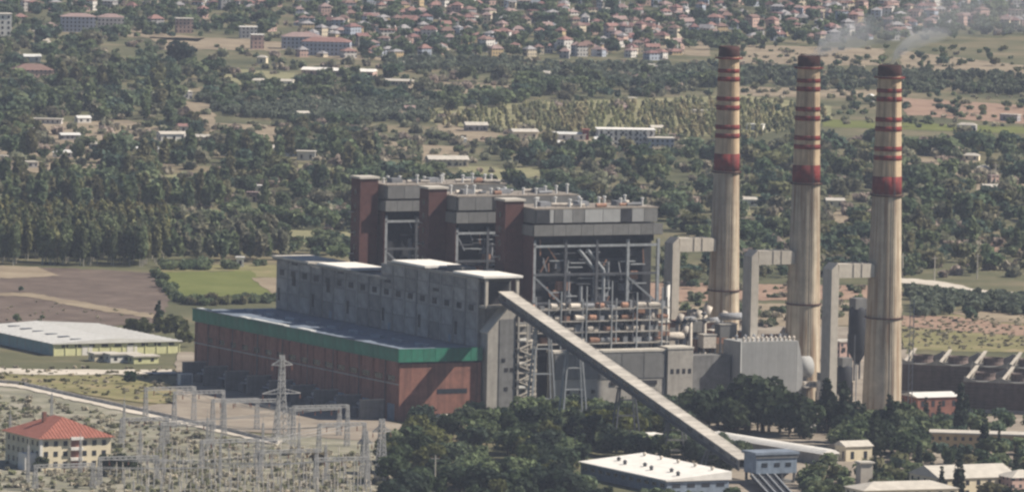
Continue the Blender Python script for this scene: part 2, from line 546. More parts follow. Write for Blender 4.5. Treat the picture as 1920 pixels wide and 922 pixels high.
for z in (15.2,):
    bx('string_course', 'concrete', T, -0.75, -0.56, -0.4, HL, z, z + 0.5)
bx('downpipe', 'steel_pale', T, -0.75, -0.5, 137, 137.6, 0, 24.5)

# transformers, with fire walls added to darken the foot of the hall
for k in range(9):
    y = 8 + k * 22
    w = bx('shade_fire_wall', 'concrete_dark', None, 0, 11, 0, 0.8, 0, 8.5)
    w.location = P(-14, y)
    w.rotation_euler = (0, 0, PLANT)
    tag(w, f'low concrete fire wall added for shade beside the brick hall, {["nearest", "second", "third", "fourth", "fifth", "sixth", "seventh", "eighth", "farthest"][k]} in the row', 'wall', 'added shade walls')
    MB().box(-0.2, 11.2, -0.2, 1.0, 8.5, 8.8).build('coping', 'concrete', w)
    if k < 8:
        t = thing('transformer', f'grey oil transformer beside the shaded brick hall, {["nearest", "second", "third", "fourth", "fifth", "sixth", "seventh", "farthest"][k]} in the row', 'transformer',
                  P(-10, y + 9), PLANT, 'transformers by the hall')
        bx('tank', 'equip_grey', t, 0, 5, 0, 7, 0.4, 4.6)
        bx('radiator', 'steel', t, -1.4, -0.1, 0.5, 6.5, 0.8, 4.2)
        MB().tube((2.5, 0.5, 5.6), (2.5, 6.5, 5.6), 0.7, n=10).build('conservator', 'equip_grey', t)
        for q in range(3):
            MB().lathe([(0.3, 4.6), (0.42, 4.9), (0.25, 5.2), (0.4, 5.6), (0.2, 6.2), (0.08, 7.0)], 8, 4, 1.2 + q * 2.3).build('bushing', 'insulator', t)

# ------------------------------------------------------------------ bunker bay
B = thing('bunker_bay', 'tall grey panelled concrete bunker bay rising behind the green-trimmed hall', 'building', P(38, 0), PLANT)
YA, YB, Y0 = 90.0, 202.0, 4.2
bx('core', 'concrete_dark', B, 0.5, 15.5, Y0 + 0.5, YA, 0, 58.0)
bx('core', 'concrete_dark', B, 0.5, 15.5, YA, YB - 0.3, 0, 51.0)
BAY = 11.55
nb = int((YB - Y0) / BAY)
for i in range(nb + 1):
    y = Y0 + i * BAY
    top = 58.4 if y < YA - 4 else 51.4
    h = min(BAY - 0.35, YB - y - 0.1)
    if h < 3:
        continue
    z = 29.9
    for j, dz in enumerate((7.2, 6.6, 4.2, 5.6, 4.6) if top > 55 else (7.2, 6.6, 4.2, 3.2)):
        shared_box('wall_panel', 'panel', B, 0.6, h, dz - 0.25, -0.1 - 0.04 * ((i + j) % 3), y, z)
        z += dz
    shared_box('pier', 'concrete_dark' if i % 4 == 1 else 'panel', B, 0.5, 0.9, top - 30, -0.45, y - 0.6, 29.9)
    shared_box('window', 'dark', B, 0.25, 4.4, 2.5, -0.3, y + 3.6, 44.8)
    if i % 3 == 1:
        shared_box('window', 'dark', B, 0.25, 2.2, 5.5, -0.3, y + 7.5, 33.5)
    if i % 4 == 3:
        shared_box('louvre', 'dark', B, 0.25, 5.5, 1.3, -0.3, y + 2.0, 50.0)
    if i in (12, 15, 17):
        shared_box('opening', 'dark', B, 0.25, 3.2, 5.2, -0.32, y + 3.5, 41.0)
    if i % 5 == 2:
        shared_box('door', 'blue_steel', B, 0.25, 2.0, 3.2, -0.3, y + 1.5, 30.0)
# near end wall with the open conveyor head
for j, (z0, z1) in enumerate(((0, 10), (10.2, 20), (20.2, 30), (30.2, 40), (40.2, 47.5))):
    bx('wall_panel', 'panel', B, 0.6, 15.4, Y0 - 0.1, Y0 + 0.6, z0, z1)
for x in (0.0, 14.4):
    shared_box('post', 'concrete_pale', B, 1.2, 1.2, 11.5, x, Y0 - 6.8, 47.6)
bx('opening', 'dark', B, 1.4, 14.2, Y0 - 0.2, Y0 + 0.7, 47.6, 57.0)
bx('head_floor', 'concrete', B, 0, 15.6, Y0 - 7.0, Y0 - 0.25, 46.6, 47.55)
bx('parapet', 'concrete', B, -0.6, -0.1, Y0, YA, 57.9, 59.2)
bx('parapet', 'concrete', B, -0.6, -0.1, YA, YB, 51.2, 52.2)
bx('parapet', 'concrete_dark', B, 15.4, 16.0, Y0, YA, 58, 59.0)
for (a, b_, z, m) in ((Y0 - 7.5, 25.5, 59.2, 'roof_white'), (52, 84, 59.2, 'roof_white'), (124, 157, 52.3, 'roof_white'), (166, 203, 51.9, 'roof_pale')):
    r = bx('roof_slab', m, B, -1.4, 17, a, b_, z, z + 0.9)
    bx('slab_edge', 'concrete_dark', r, -1.2, 16.8, a + 0.3, b_ - 0.3, z - 0.5, z - 0.02)
bx('roof_deck', 'concrete_dark', B, 0.6, 15.3, 23, 51.5, 58.0, 58.5)
bx('roof_deck', 'concrete_dark', B, 0.6, 15.3, 90.5, 123.5, 51.0, 51.5)
bx('step_wall', 'panel', B, -0.05, 15.4, YA - 0.2, YA + 0.5, 51.2, 58.4)
bx('plant_room', 'clad_grey', B, 5, 12, 30, 44, 58.5, 61.0)

# ------------------------------------------------------------------ transfer tower beside the hall
W = thing('transfer_tower', 'grey concrete tower with slanted roof at the end of the brick hall', 'tower', P(39.2, -3), PLANT)
MB().prism([(0, 0), (0, 36), (9.3, 46.3), (13, 46.3), (13, 0)], 0, 6.5, 'y').build('wall', 'concrete', W)
MB().prism([(-0.4, 36), (-0.4, 36.8), (9.2, 47.4), (13.3, 47.4), (13.3, 46.4), (9.4, 46.4)], -0.4, 6.9, 'y').build('roof', 'roof_pale', W)
bx('shade_panel', 'concrete_dark', W, 5.4, 12.6, -0.25, 0.1, 2, 42)  # dark slab paints shade over this part of the tower face
for k, (x, z) in enumerate(((8, 20), (10.6, 20), (6.6, 24), (8.0, 12))):
    shared_box('window', 'dark', W, 1.6, 0.2, 1.6, x, -0.42, z)
S = thing('stair_tower', 'open concrete stair tower with stacked pale landings beside the slanted-roof tower', 'tower', P(52.8, -4), PLANT)
bx('core', 'concrete_dark', S, 1.5, 7, 2.0, 7, 0, 40)
for (x, y) in ((0, 0), (8.3, 0), (0, 7), (8.3, 7), (4.2, 0)):
    shared_box('column', 'concrete', S, 0.7, 0.7, 44 if x < 5 else 33, x, y, 0)
for k in range(12):
    z = 2.6 + k * 3.3
    if z < 33:
        shared_box('landing', 'concrete_pale', S, 9.4, 7.6, 0.6, -0.2, 0.1, z)
    else:
        shared_box('landing', 'concrete_pale', S, 5.2, 7.6, 0.6, -0.2, 0.1, z)
    x0, x1 = (0.8, 8.0) if k % 2 else (8.0, 0.8)
    if z < 33:
        MB().bar((x0, -0.3, z - 2.7), (x1, -0.3, z), 0.5).build('flight', 'concrete_pale', S)
        shared_box('parapet', 'concrete_pale' if k % 3 else 'white_wall', S, 3.2, 0.25, 1.1, 0.7 + 2.6 * (k % 3), -0.25, z + 0.6)

# ------------------------------------------------------------------ conveyor gallery
g0 = P(47.5, -2, 50.6)
g1 = at(1398, 874, 5.4)
dv = g1 - g0
ghd = math.atan2(dv.y, dv.x)
glen = math.hypot(dv.x, dv.y)
gz = dv.z
G = thing('conveyor_gallery', 'long pale sloping conveyor gallery running down from the bunker bay', 'conveyor', (g0.x, g0.y, 0), ghd)
def gp(t, w, h):
    return (t * glen, w, g0.z + gz * t + h)
def gbox(name, m, t0, t1, w0, w1, h0, h1, par=None):
    vs_ = [gp(t0, w0, h0), gp(t1, w0, h0), gp(t1, w1, h0), gp(t0, w1, h0), gp(t0, w0, h1), gp(t1, w0, h1), gp(t1, w1, h1), gp(t0, w1, h1)]
    return MB().add(vs_, [(3, 2, 1, 0), (4, 5, 6, 7), (0, 1, 5, 4), (1, 2, 6, 5), (2, 3, 7, 6), (3, 0, 4, 7)]).build(name, m, par or G)
NG = 46
for k in range(NG):
    t0, t1 = k / NG, (k + 1) / NG - 0.0012
    gbox('roof_panel', 'gallery_roof', t0, t1, -3.3, 3.3, 2.62, 2.95)
gbox('side_wall', 'clad_grey', 0, 1, -3.0, -2.7, -0.6, 2.6)
gbox('side_wall', 'clad_grey', 0, 1, 2.7, 3.0, -0.6, 2.6)
gbox('floor', 'steel', 0, 1, -2.65, 2.65, -0.9, -0.62)
for w in (-2.8, 2.8):
    gbox('girder', 'steel', 0, 1, w - 0.2, w + 0.2, -1.7, -0.95)
for k in range(23):
    t = (k + 0.3) / 23
    gbox('window', 'glass_dark', t, t + 0.02, -3.12, -3.02, 0.7, 1.7)
for t, ss in ((0.165, 'steel_pale'), (0.30, 'steel_pale'), (0.52, 'steel'), (0.72, 'concrete_dark'), (0.88, 'concrete_dark')):
    tr = thing('trestle', {0.165: 'pale splayed steel trestle under the conveyor beside the stair tower',
                           0.30: 'pale steel trestle under the upper conveyor before the grey annex',
                           0.52: 'dark steel trestle under the middle of the conveyor',
                           0.72: 'dark concrete pier trestle under the lower conveyor above the white roof',
                           0.88: 'last short trestle under the conveyor before the blue hopper house'}[t], 'trestle',
               (g0.x + dv.x * t, g0.y + dv.y * t, 0), ghd)
    h = g0.z + gz * t - 1.7
    for sx in (-2, 2):
        for sy in (-1, 1):
            MB().bar((sx * 1.4, sy * 6.0, 0), (sx * 0.5, sy * 3.0, h), 0.62).build('leg', ss, tr)
    for f_ in (0.3, 0.55, 0.8):
        for sx in (-1, 1):
            w = 6.0 - 2.7 * f_
            a = sx * (2.8 - 1.8 * f_)
            MB().bar((a, -w, h * f_), (a, w, h * f_), 0.3).build('cross_beam', ss, tr)
    MB().box(-1.6, 1.6, -3.9, 3.9, h - 0.4, h - 0.02).build('cap_beam', ss, tr)

# hopper house at the foot of the conveyor
q = at(1446, 905, 0)
Hh = thing('hopper_house', 'blue-grey hopper house at the foot of the conveyor', 'building', (q.x, q.y, 0), PLANT)
bx('cabin', 'blue_steel', Hh, -9, 9, -4, 6, 4.2, 11.6)
bx('roof', 'roof_blue', Hh, -9.8, 9.8, -4.8, 6.8, 11.6, 12.6)
bx('edge_strip', 'concrete_dark', Hh, -9.4, 9.4, -4.4, -4.02, 10.2, 11.4)
bx('base', 'concrete_dark', Hh, -8.6, 8.6, -3.4, 5.4, 0, 1.2)
for x in (-8.6, -3, 2.4, 7.8):
    for y in (-3.8, 5):
        shared_box('leg', 'steel', Hh, 0.8, 0.8, 2.95, x, y, 1.2)
for x in (-6.5, -1, 4):
    shared_box('window', 'glass_dark', Hh, 2.4, 0.2, 1.6, x, -4.15, 6.8)
MB().prism([(-7, 4.1), (7, 4.1), (3, 1.3), (-3, 1.3)], -2, 4, 'y').build('hopper', 'casing', Hh)
f0_, f1_ = at(1430, 890, 3.6), at(1500, 968, 0.6)
fc = thing('feed_conveyor', 'dark sloping feed belt with pale edge rails below the hopper house', 'conveyor', (f0_.x, f0_.y, 0), 0)
d_ = f1_ - f0_
n_ = Vector((-d_.y, d_.x, 0)).normalized()
e0, e1 = Vector((0, 0, f0_.z)), Vector((d_.x, d_.y, f1_.z))
MB().add([e0 - n_ * 5, e1 - n_ * 5, e1 + n_ * 5, e0 + n_ * 5, e0 - n_ * 5 - Vector((0, 0, .6)), e1 - n_ * 5 - Vector((0, 0, .6)), e1 + n_ * 5 - Vector((0, 0, .6)), e0 + n_ * 5 - Vector((0, 0, .6))],
         [(0, 1, 2, 3), (7, 6, 5, 4), (0, 4, 5, 1), (1, 5, 6, 2), (2, 6, 7, 3), (3, 7, 4, 0)]).build('belt', 'casing', fc)
for w_ in (-4.6, -1.6, 1.6, 4.6):
    MB().bar(e0 + n_ * w_ + Vector((0, 0, .5)), e1 + n_ * w_ + Vector((0, 0, .5)), 0.5).build('edge_rail', 'steel_pale', fc)
for k in range(6):
    p_ = e0.lerp(e1, (k + .5) / 6)
    MB().bar(p_ - n_ * 5.2 + Vector((0, 0, .4)), p_ + n_ * 5.2 + Vector((0, 0, .4)), 0.3).build('idler', 'steel', fc)
gbox('handrail', 'steel', 0, 1, 3.25, 3.33, 3.7, 3.8)
for k in range(40):
    t = (k + 0.5) / 40
    gbox('rail_post', 'steel', t, t + 0.0005, 3.24, 3.34, 2.95, 3.7)
gbox('cable_tray', 'steel', 0, 1, -3.5, -3.05, -0.3, 0.1)
# long pale shed behind the conveyor foot
a = at(1345, 836, 0)
Sh = thing('long_shed', 'long narrow shed with curved pale roof behind the conveyor foot', 'shed', (a.x, a.y, 0), math.radians(-56))
for k in range(5):
    shared_box('wall_bay', 'concrete', Sh, 15.4, 8, 4.2, k * 15.6, -4, 0)
n = 7
prof = [(-4.6 + 9.2 * i / n, 4.3 + 1.9 * math.sin(math.pi * i / n)) for i in range(n + 1)]
MB().prism(prof, -0.5, 78.5, 'x').build('roof', 'roof_white', Sh)

# ------------------------------------------------------------------ boiler houses
BOIL = [(15.0, 'nearest', 60), (88.0, 'middle', 52), (157.0, 'farthest', 46)]
def boiler(yb, which, seed):
    r = random.Random(seed)
    lab = {'nearest': 'widest open steel boiler house with pale cladding panels right of the brick stair towers',
           'middle': 'steel boiler house with grey top cladding between the middle and right brick towers',
           'farthest': 'steel boiler house with grey top cladding beside the leftmost brick tower'}[which]
    t = thing('boiler_house', lab, 'boiler house', P(69, yb), PLANT, 'boiler houses')
    D = 25.0
    W_ = 60.0
    for x in (0, 14.8, 29.6, 44.4, 58.8):
        for y in (0, 12, D - 1.2):
            shared_box('column', 'steel_pale' if (x, y) in ((0, 0), (44.4, 0), (58.8, 0)) else 'steel', t, 1.2, 1.2, 73, x, y, 0)
    for z in (24, 34, 46, 58, 70):
        shared_box('beam', 'steel_pale' if z == 70 else 'steel', t, W_, 0.8, 1.0, 0, 0.1, z)
        shared_box('side_beam', 'steel', t, 0.8, D, 1.0, 0.15, 0, z + 0.02)
    bx('boiler_casing', 'casing', t, 1.6, 58, 4, D - 3, 0, 72)
    bx('drum_floor', 'casing', t, 2, 58, 2, D - 1, 72, 74.6)
    for i in range(5):
        x = 10 + i * 8.6
        shared_box('buckstay', 'steel', t, 42, 0.5, 0.7, 9, 3.3, 26 + i * 9.5)
    for (x0, z0, x1, z1) in ((1.5, 57, 13, 47), (14, 46, 1.5, 35), (45, 57, 58, 47), (30, 46, 44, 35), (15.5, 34, 29, 24), (58, 34, 46, 25)):
        MB().bar((x0, 0.2, z0), (x1, 0.2, z1), 0.8).build('brace', 'steel_pale', t)
    for i in range(7):
        x = 12 + r.random() * 38
        z = 30 + r.random() * 26
        L_ = 6 + r.random() * 10
        MB().tube((x, 2.0, z), (x, 2.0, z + L_), 0.8, n=8).build('pipe', r.choice(['equip_grey', 'steel_pale', 'equip_grey']), t)
    for (x, z, x2) in ((22, 69, 30), (26, 69, 34)):
        MB().tube((x, 1.5, z), (x2, 1.5, z - 9), 0.9, n=8).build('coal_chute', 'steel_pale', t)
        MB().tube((x2, 1.5, z - 9), (x2, 1.5, z - 22), 0.9, n=8).build('coal_chute', 'steel_pale', t)
    bx('duct', 'equip_grey', t, 20, 44, 0.5, 3.2, 40, 43)
    bx('duct', 'equip_grey', t, 34, 40, 0.5, 3.2, 28, 40)
    # skirt band and top band with single cladding panels
    x = -0.6
    while x < W_ - 1:
        w = r.choice([5.8, 7.4, 9.2])
        w = min(w, W_ + 0.6 - x)
        shared_box('skirt_panel', 'clad_grey', t, w - 0.15, 0.5, 4.6, x, -1.4, 75.0)
        x += w
    bx('skirt_core', 'casing', t, -0.3, W_ + 0.3, -0.9, D, 74.8, 79.4)
    bx('top_core', 'clad_grey', t, 0.6, W_ - 1.2, 0.5, D, 80.2, 86)
    tops = [(1, 7, 'casing'), (7.4, 9.2, 'clad_light'), (9.6, 13.4, 'clad_grey'), (13.6, 18, 'clad_light'), (18.2, 23.6, 'clad_grey'),
            (24, 32.4, 'clad_light'), (32.6, 40.8, 'clad_light'), (41, 46, 'casing'), (46.4, 52, 'clad_light'), (52.2, 58, 'clad_grey')]
    if which != 'nearest':
        tops = [(1, 9, 'clad_grey'), (9.2, 17, 'clad_grey'), (17.2, 22, 'dark'), (22.2, 31, 'clad_grey'), (31.2, 45, 'clad_grey'), (45.2, 58, 'clad_grey')]
    for a_, b_, m in tops:
        bx('top_panel', m, t, a_, b_, 0.0, 0.45, 80.4, 85.8)
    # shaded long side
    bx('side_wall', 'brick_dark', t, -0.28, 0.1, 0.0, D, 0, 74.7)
    for i in range(3):
        bx('side_panel', 'clad_grey', t, 0.1, 0.55, 1 + i * 8, 8.6 + i * 8, 80.4, 85.8)
        bx('side_panel', 'clad_grey', t, -0.75, -0.35, 0 + i * 8.2, 8 + i * 8.2, 75, 79.3)
    bx('roof', 'roof_old', t, 0.2, W_ - 0.8, 0.2, D + 0.4, 86, 86.5)
    for i in range(11):
        x = 3 + i * 5.2 + r.random() * 2
        y = 4 + r.random() * 14
        h = 1.6 + r.random() * 2.2
        MB().lathe([(0.5, 86.5), (0.5, 86.5 + h), (0.8, 86.6 + h), (0.8, 87.1 + h), (0.01, 87.3 + h)], 8, x, y).build('roof_vent', 'white_metal', t)
    for i in range(3):
        x = 8 + i * 18
        bx('roof_unit', 'equip_grey', t, x, x + 5, 10, 15, 86.5, 88.4)
    for i in range(9):
        x, y = r.uniform(2, 52), r.uniform(2, 18)
        L_ = r.uniform(3, 9)
        MB().tube((x, y, 87.3), (x + L_, y + r.uniform(-2, 2), 87.3), 0.5 + r.random() * 0.4, n=8).build('roof_duct', r.choice(['equip_rust', 'equip_grey', 'equip_pale', 'steel']), t)
    for (z, ww) in ((62.5, 1.2), (52, 0.9), (66, 0.9), (57, 0.9), (47, 0.9)):
        for i in range(6):
            x = r.uniform(2, 50)
            shared_box('platform', 'steel_pale' if i % 2 else 'steel', t, 7.0, 2.6, 0.4, x, 0.9, z + r.uniform(-3, 3))
    for i in range(22):
        x, z = r.uniform(3, 54), r.uniform(30, 68)
        MB().bar((x, 1.2, z), (x + r.uniform(-5, 5), 1.2, z + r.uniform(3, 7)), 0.45).build('strut', r.choice(['steel_pale', 'equip_rust', 'equip_grey']), t)
    for i in range(14):
        x, z = r.uniform(3, 52), r.uniform(32, 68)
        bx('equipment_box', r.choice(['equip_grey', 'casing', 'equip_rust']), t, x, x + r.uniform(2, 6), 1.4, 3.9, z, z + r.uniform(2, 4))
    for i in range(13):
        shared_box('rail_post', 'steel', t, 0.12, 0.12, 1.2, 0.4 + i * 4.85, 0.3, 86.5)
    MB().bar((0.4, 0.36, 87.7), (58.7, 0.36, 87.7), 0.12).build('handrail', 'steel', t)
    # lower working floors with mills, fans and pipework
    for fi, z in enumerate((29.5, 34.3, 39.0, 44.0)):
        if which != 'nearest':
            break
        bx('working_floor', 'concrete', t, -4, 62, -6.5, 0.05, z, z + 0.5)
        for i in range(9):
            shared_box('floor_post', 'steel_pale' if i % 2 else 'steel', t, 0.5, 0.5, 4.2, -3.6 + i * 8, -6.4, z + 0.5)
        x = -3
        while x < 60:
            w = 2.2 + r.random() * 3.6
            m = r.choice(['equip_pale', 'equip_rust', 'equip_grey', 'equip_pale'])
            y = -5.6 + r.random() * 1.5
            if r.random() < 0.62:
                MB().tube((x, y, z + 1.7), (x + w, y, z + 1.7), 0.85 + r.random() * 0.5, n=9).build('vessel', m, t)
            else:
                bx('cabinet', m, t, x, x + w * 0.7, y - 0.4, y + 1.6, z + 0.5, z + 1.6 + r.random() * 1.9)
            x += w + 0.7 + r.random() * 1.7
    for i in range(6):
        if which == 'nearest':
            x = -2 + i * 12
            h = 50 + (i * 37) % 7
            shared_box('mast', 'steel_pale', t, 0.5, 0.5, h - 27, x, -6.9, 27)
    return t
for yb, w_, s_ in BOIL:
    boiler(yb, w_, s_)

def brick_tower(x, y, lab):
    t = thing('brick_stair_tower', lab, 'tower', P(x, y), PLANT, 'brick stair towers')
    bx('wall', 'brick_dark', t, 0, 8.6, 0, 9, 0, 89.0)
    bx('roof', 'roof_pale', t, -0.6, 9.2, -0.6, 9.6, 89.0, 89.9)
    for k in range(9):
        shared_box('window', 'glass_dark', t, 0.2, 1.6, 2.2, -0.1, 4.0, 34 + k * 6)
    for k in range(5):
        shared_box('landing', 'concrete', t, 1.6, 3.0, 0.4, -1.6, 5.5, 38 + k * 9)
brick_tower(60.2, 24.5, 'brick stair tower with white cap left of the widest boiler house')
brick_tower(60.2, 97, 'brick stair tower with white cap between two boiler houses')
brick_tower(58.2, 160, 'leftmost and farthest brick stair tower with white cap')

# ------------------------------------------------------------------ annex and precipitator
A_ = thing('annex', 'low grey concrete annex with small windows behind the conveyor', 'building', P(73, 2), PLANT)
bx('wall', 'concrete', A_, 0, 53, 0, 6, 0, 26.6)
bx('parapet', 'roof_pale', A_, -0.4, 53.4, -0.4, 6.4, 26.6, 27.5)
for i in range(5):
    bx('wall_panel', 'clad_grey', A_, 0.3 + i * 10.6, 10.5 + i * 10.6, -0.3, 0.02, 15.5, 26)
for i, (x, w) in enumerate(((27, 2.6), (33, 1.8), (40, 9), (6, 1.6), (12, 1.6), (18, 1.6))):
    bx('window', 'dark', A_, x, x + w, -0.45, -0.1, 12.6 if i < 3 else 9.5, 14.4 if i < 3 else 11)
for i in range(7):
    shared_box('window', 'dark', A_, 1.6, 0.3, 1.8, 3 + i * 7, -0.2, 4)
A2 = thing('annex_tower', 'taller grey concrete block closing the right end of the annex', 'building', P(126.6, 1), PLANT)
bx('wall', 'concrete', A2, 0, 12, 0, 10, 0, 27.4)
bx('parapet', 'roof_pale', A2, -0.3, 12.3, -0.3, 10.3, 27.4, 28.2)
bx('wall', 'concrete_dark', A2, 12.05, 32, 4, 12, 0, 24)
for i in range(4):
    bx('window', 'dark', A2, 1.4 + i * 2.8, 2.8 + i * 2.8, -0.12, 0.1, 17, 19)

E_ = thing('filter_house', 'big pale grey ribbed filter house with bulging right side', 'building', P(160, -2), PLANT)
prof = [(0, 0), (0, 30)] + [(27.5 + 2.6 * math.sin(math.pi * i / 8), 30 - 30 * i / 8) for i in range(9)]
MB().prism(prof, 0, 16, 'y').build('wall', 'clad_light', E_)
for i in range(27):
    shared_box('rib', 'clad_light', E_, 0.22, 0.1, 29.6, 0.8 + i * 1.0, -0.1, 0.2)
for i in range(12):
    MB().lathe([(0.6, 30), (0.6, 31.2), (0.9, 31.4), (0.1, 32.2)], 8, 1.8 + i * 2.2, 1.5).build('roof_vent', 'equip_pale', E_)
for i in range(6):
    MB().lathe([(0.6, 30), (0.6, 31.4), (0.9, 31.6), (0.1, 32.4)], 8, 3 + i * 4.2, 10).build('roof_vent', 'equip_grey', E_)
bx('edge_trim', 'white_metal', E_, -0.3, 0.1, -0.3, 0.1, 0, 30.2)
MB().tube((31.3, 8, 18), (37.5, 8, 18), 4.6, n=16).build('fan_casing', 'clad_light', E_, True)
MB().tube((34, 8, 14), (34, 8, 1), 2.2, n=12).build('duct', 'equip_grey', E_)
bx('fan_deck', 'concrete', E_, 30, 42, -2, 14, 10, 10.6)
for i in range(6):
    bx('motor', 'equip_pale', E_, 31 + i * 1.8, 32.2 + i * 1.8, 0, 2, 10.6, 12.4)

# clutter of gas ducts and machinery between boilers and chimneys, each its own thing
r = random.Random(12)
kinds = []
for i in range(64):
    x = 131 + r.random() * 58
    y = 14 + r.random() * 110
    lift = 24 + r.random() * 13 - y * 0.03
    if abs(x - 200) < 12:
        continue
    k = r.random()
    if k < 0.4:
        t = thing('gas_duct', 'weathered gas duct on legs among the machinery behind the filter house', 'duct', P(x, y), PLANT, 'ducts behind the filter house')
        w = 6 + r.random() * 9
        MB().tube((0, 0, lift), (w, 0, lift), 1.6, n=10).build('pipe', r.choice(['equip_pale', 'equip_grey', 'equip_rust']), t, True)
        MB().tube((w, 0, lift), (w + 2, 0, lift + 4), 1.6, 1.2, n=10).build('elbow', 'equip_pale', t, True)
        for q_ in (0.5, w - 0.5):
            shared_box('leg', 'steel', t, 0.5, 0.5, lift - 1.4, q_, -0.25, 0)
    elif k < 0.75:
        t = thing('fan_house', 'small grey fan house on columns behind the filter house', 'fan house', P(x, y), PLANT, 'fan houses behind the filter house')
        w = 5 + r.random() * 6
        bx('cabin', r.choice(['clad_grey', 'equip_rust', 'equip_pale']), t, 0, w, 0, 5, lift - 4, lift + 1.5)
        bx('roof', 'roof_pale', t, -0.3, w + 0.3, -0.3, 5.3, lift + 1.5, lift + 1.9)
        for a_ in (0, w - 0.6):
            for b_ in (0, 4.4):
                shared_box('leg', 'steel', t, 0.6, 0.6, lift - 4.05, a_, b_, 0)
    else:
        t = thing('vent_stack', 'thin pale vent stack behind the filter house', 'vent', P(x, y), PLANT, 'vent stacks behind the filter house')
        MB().tube((0, 0, 0), (0, 0, lift + 6), 0.9, 0.7, n=10).build('pipe', 'equip_pale', t, True)
        MB().lathe([(0.75, lift + 6), (1.4, lift + 6.4), (1.4, lift + 6.8), (0.1, lift + 7.8)], 10).build('cap', 'steel', t)
YARD = [('ash_silo', 1606, 712, 'dark ash silo tower against the left side of the nearest chimney', 'silo'),
        ('ash_shed', 1584, 676, 'pinkish ash shed between the middle and nearest chimneys', 'shed'),
        ('pump_hall', 1560, 742, 'grey pump hall with pale roof left of the nearest chimney', 'building'),
        ('lime_silo', 1540, 770, 'small pale lime silo below the rounded fan casing', 'silo'),
        ('ash_silo', 1582, 768, 'short dark ash silo before the grey pump hall', 'silo')]
for k, (nm, px, py, lab, cat) in enumerate(YARD):
    p = at(px, py)
    t = thing(nm, lab, cat, p, PLANT)
    if 'silo' in nm:
        H_ = (34, 0, 0, 14, 20)[k]
        R_ = (4.2, 0, 0, 2.4, 3.4)[k]
        m_ = 'equip_pale' if nm == 'lime_silo' else 'casing'
        MB().lathe([(0.8, H_ * 0.2), (R_, H_ * 0.38), (R_, H_ * 0.9), (R_ * 0.5, H_), (0.05, H_ + 0.4)], 16).build('bin', m_, t, True)
        for a_ in range(4):
            c_, d_ = math.cos(a_ * 1.571 + .78) * R_, math.sin(a_ * 1.571 + .78) * R_
            MB().bar((c_, d_, 0), (c_, d_, H_ * 0.6), 0.6).build('leg', 'steel', t)
        bx('head_house', 'clad_grey', t, -R_ * 0.7, R_ * 0.7, -R_ * 0.7, R_ * 0.7, H_ * 0.93, H_ + 2.4)
        MB().bar((R_ + .4, -R_, 0), (R_ + .4, -R_, H_), 0.35).build('ladder', 'steel_pale', t)
    else:
        w_, h_ = ((11, 9) if nm == 'ash_shed' else (12, 8))
        bx('wall', 'far_pink' if nm == 'ash_shed' else 'concrete', t, -w_ / 2, w_ / 2, -5, 5, 0, h_)
        bx('roof', 'roof_pale', t, -w_ / 2 - .4, w_ / 2 + .4, -5.4, 5.4, h_, h_ + .5)
        for i in range(3):
            shared_box('window', 'dark', t, 1.8, 0.2, 2.0, -w_ / 2 + 1 + i * 3.6, -5.12, h_ * 0.5)
        MB().tube((2, -3, h_ + .5), (2, -3, h_ + 5), 0.6, n=8).build('vent_pipe', 'equip_grey', t)
# white standpipe beside the first riser
t = thing('standpipe', 'slender white standpipe in front of the leftmost flue riser', 'pipe', P(138, 24), PLANT)
MB().tube((0, 0, 0), (0, 0, 53), 0.95, n=10).build('pipe', 'white_wall', t, True)
MB().lathe([(1.3, 53), (1.3, 53.5), (0.1, 54)], 10).build('cap', 'steel', t)

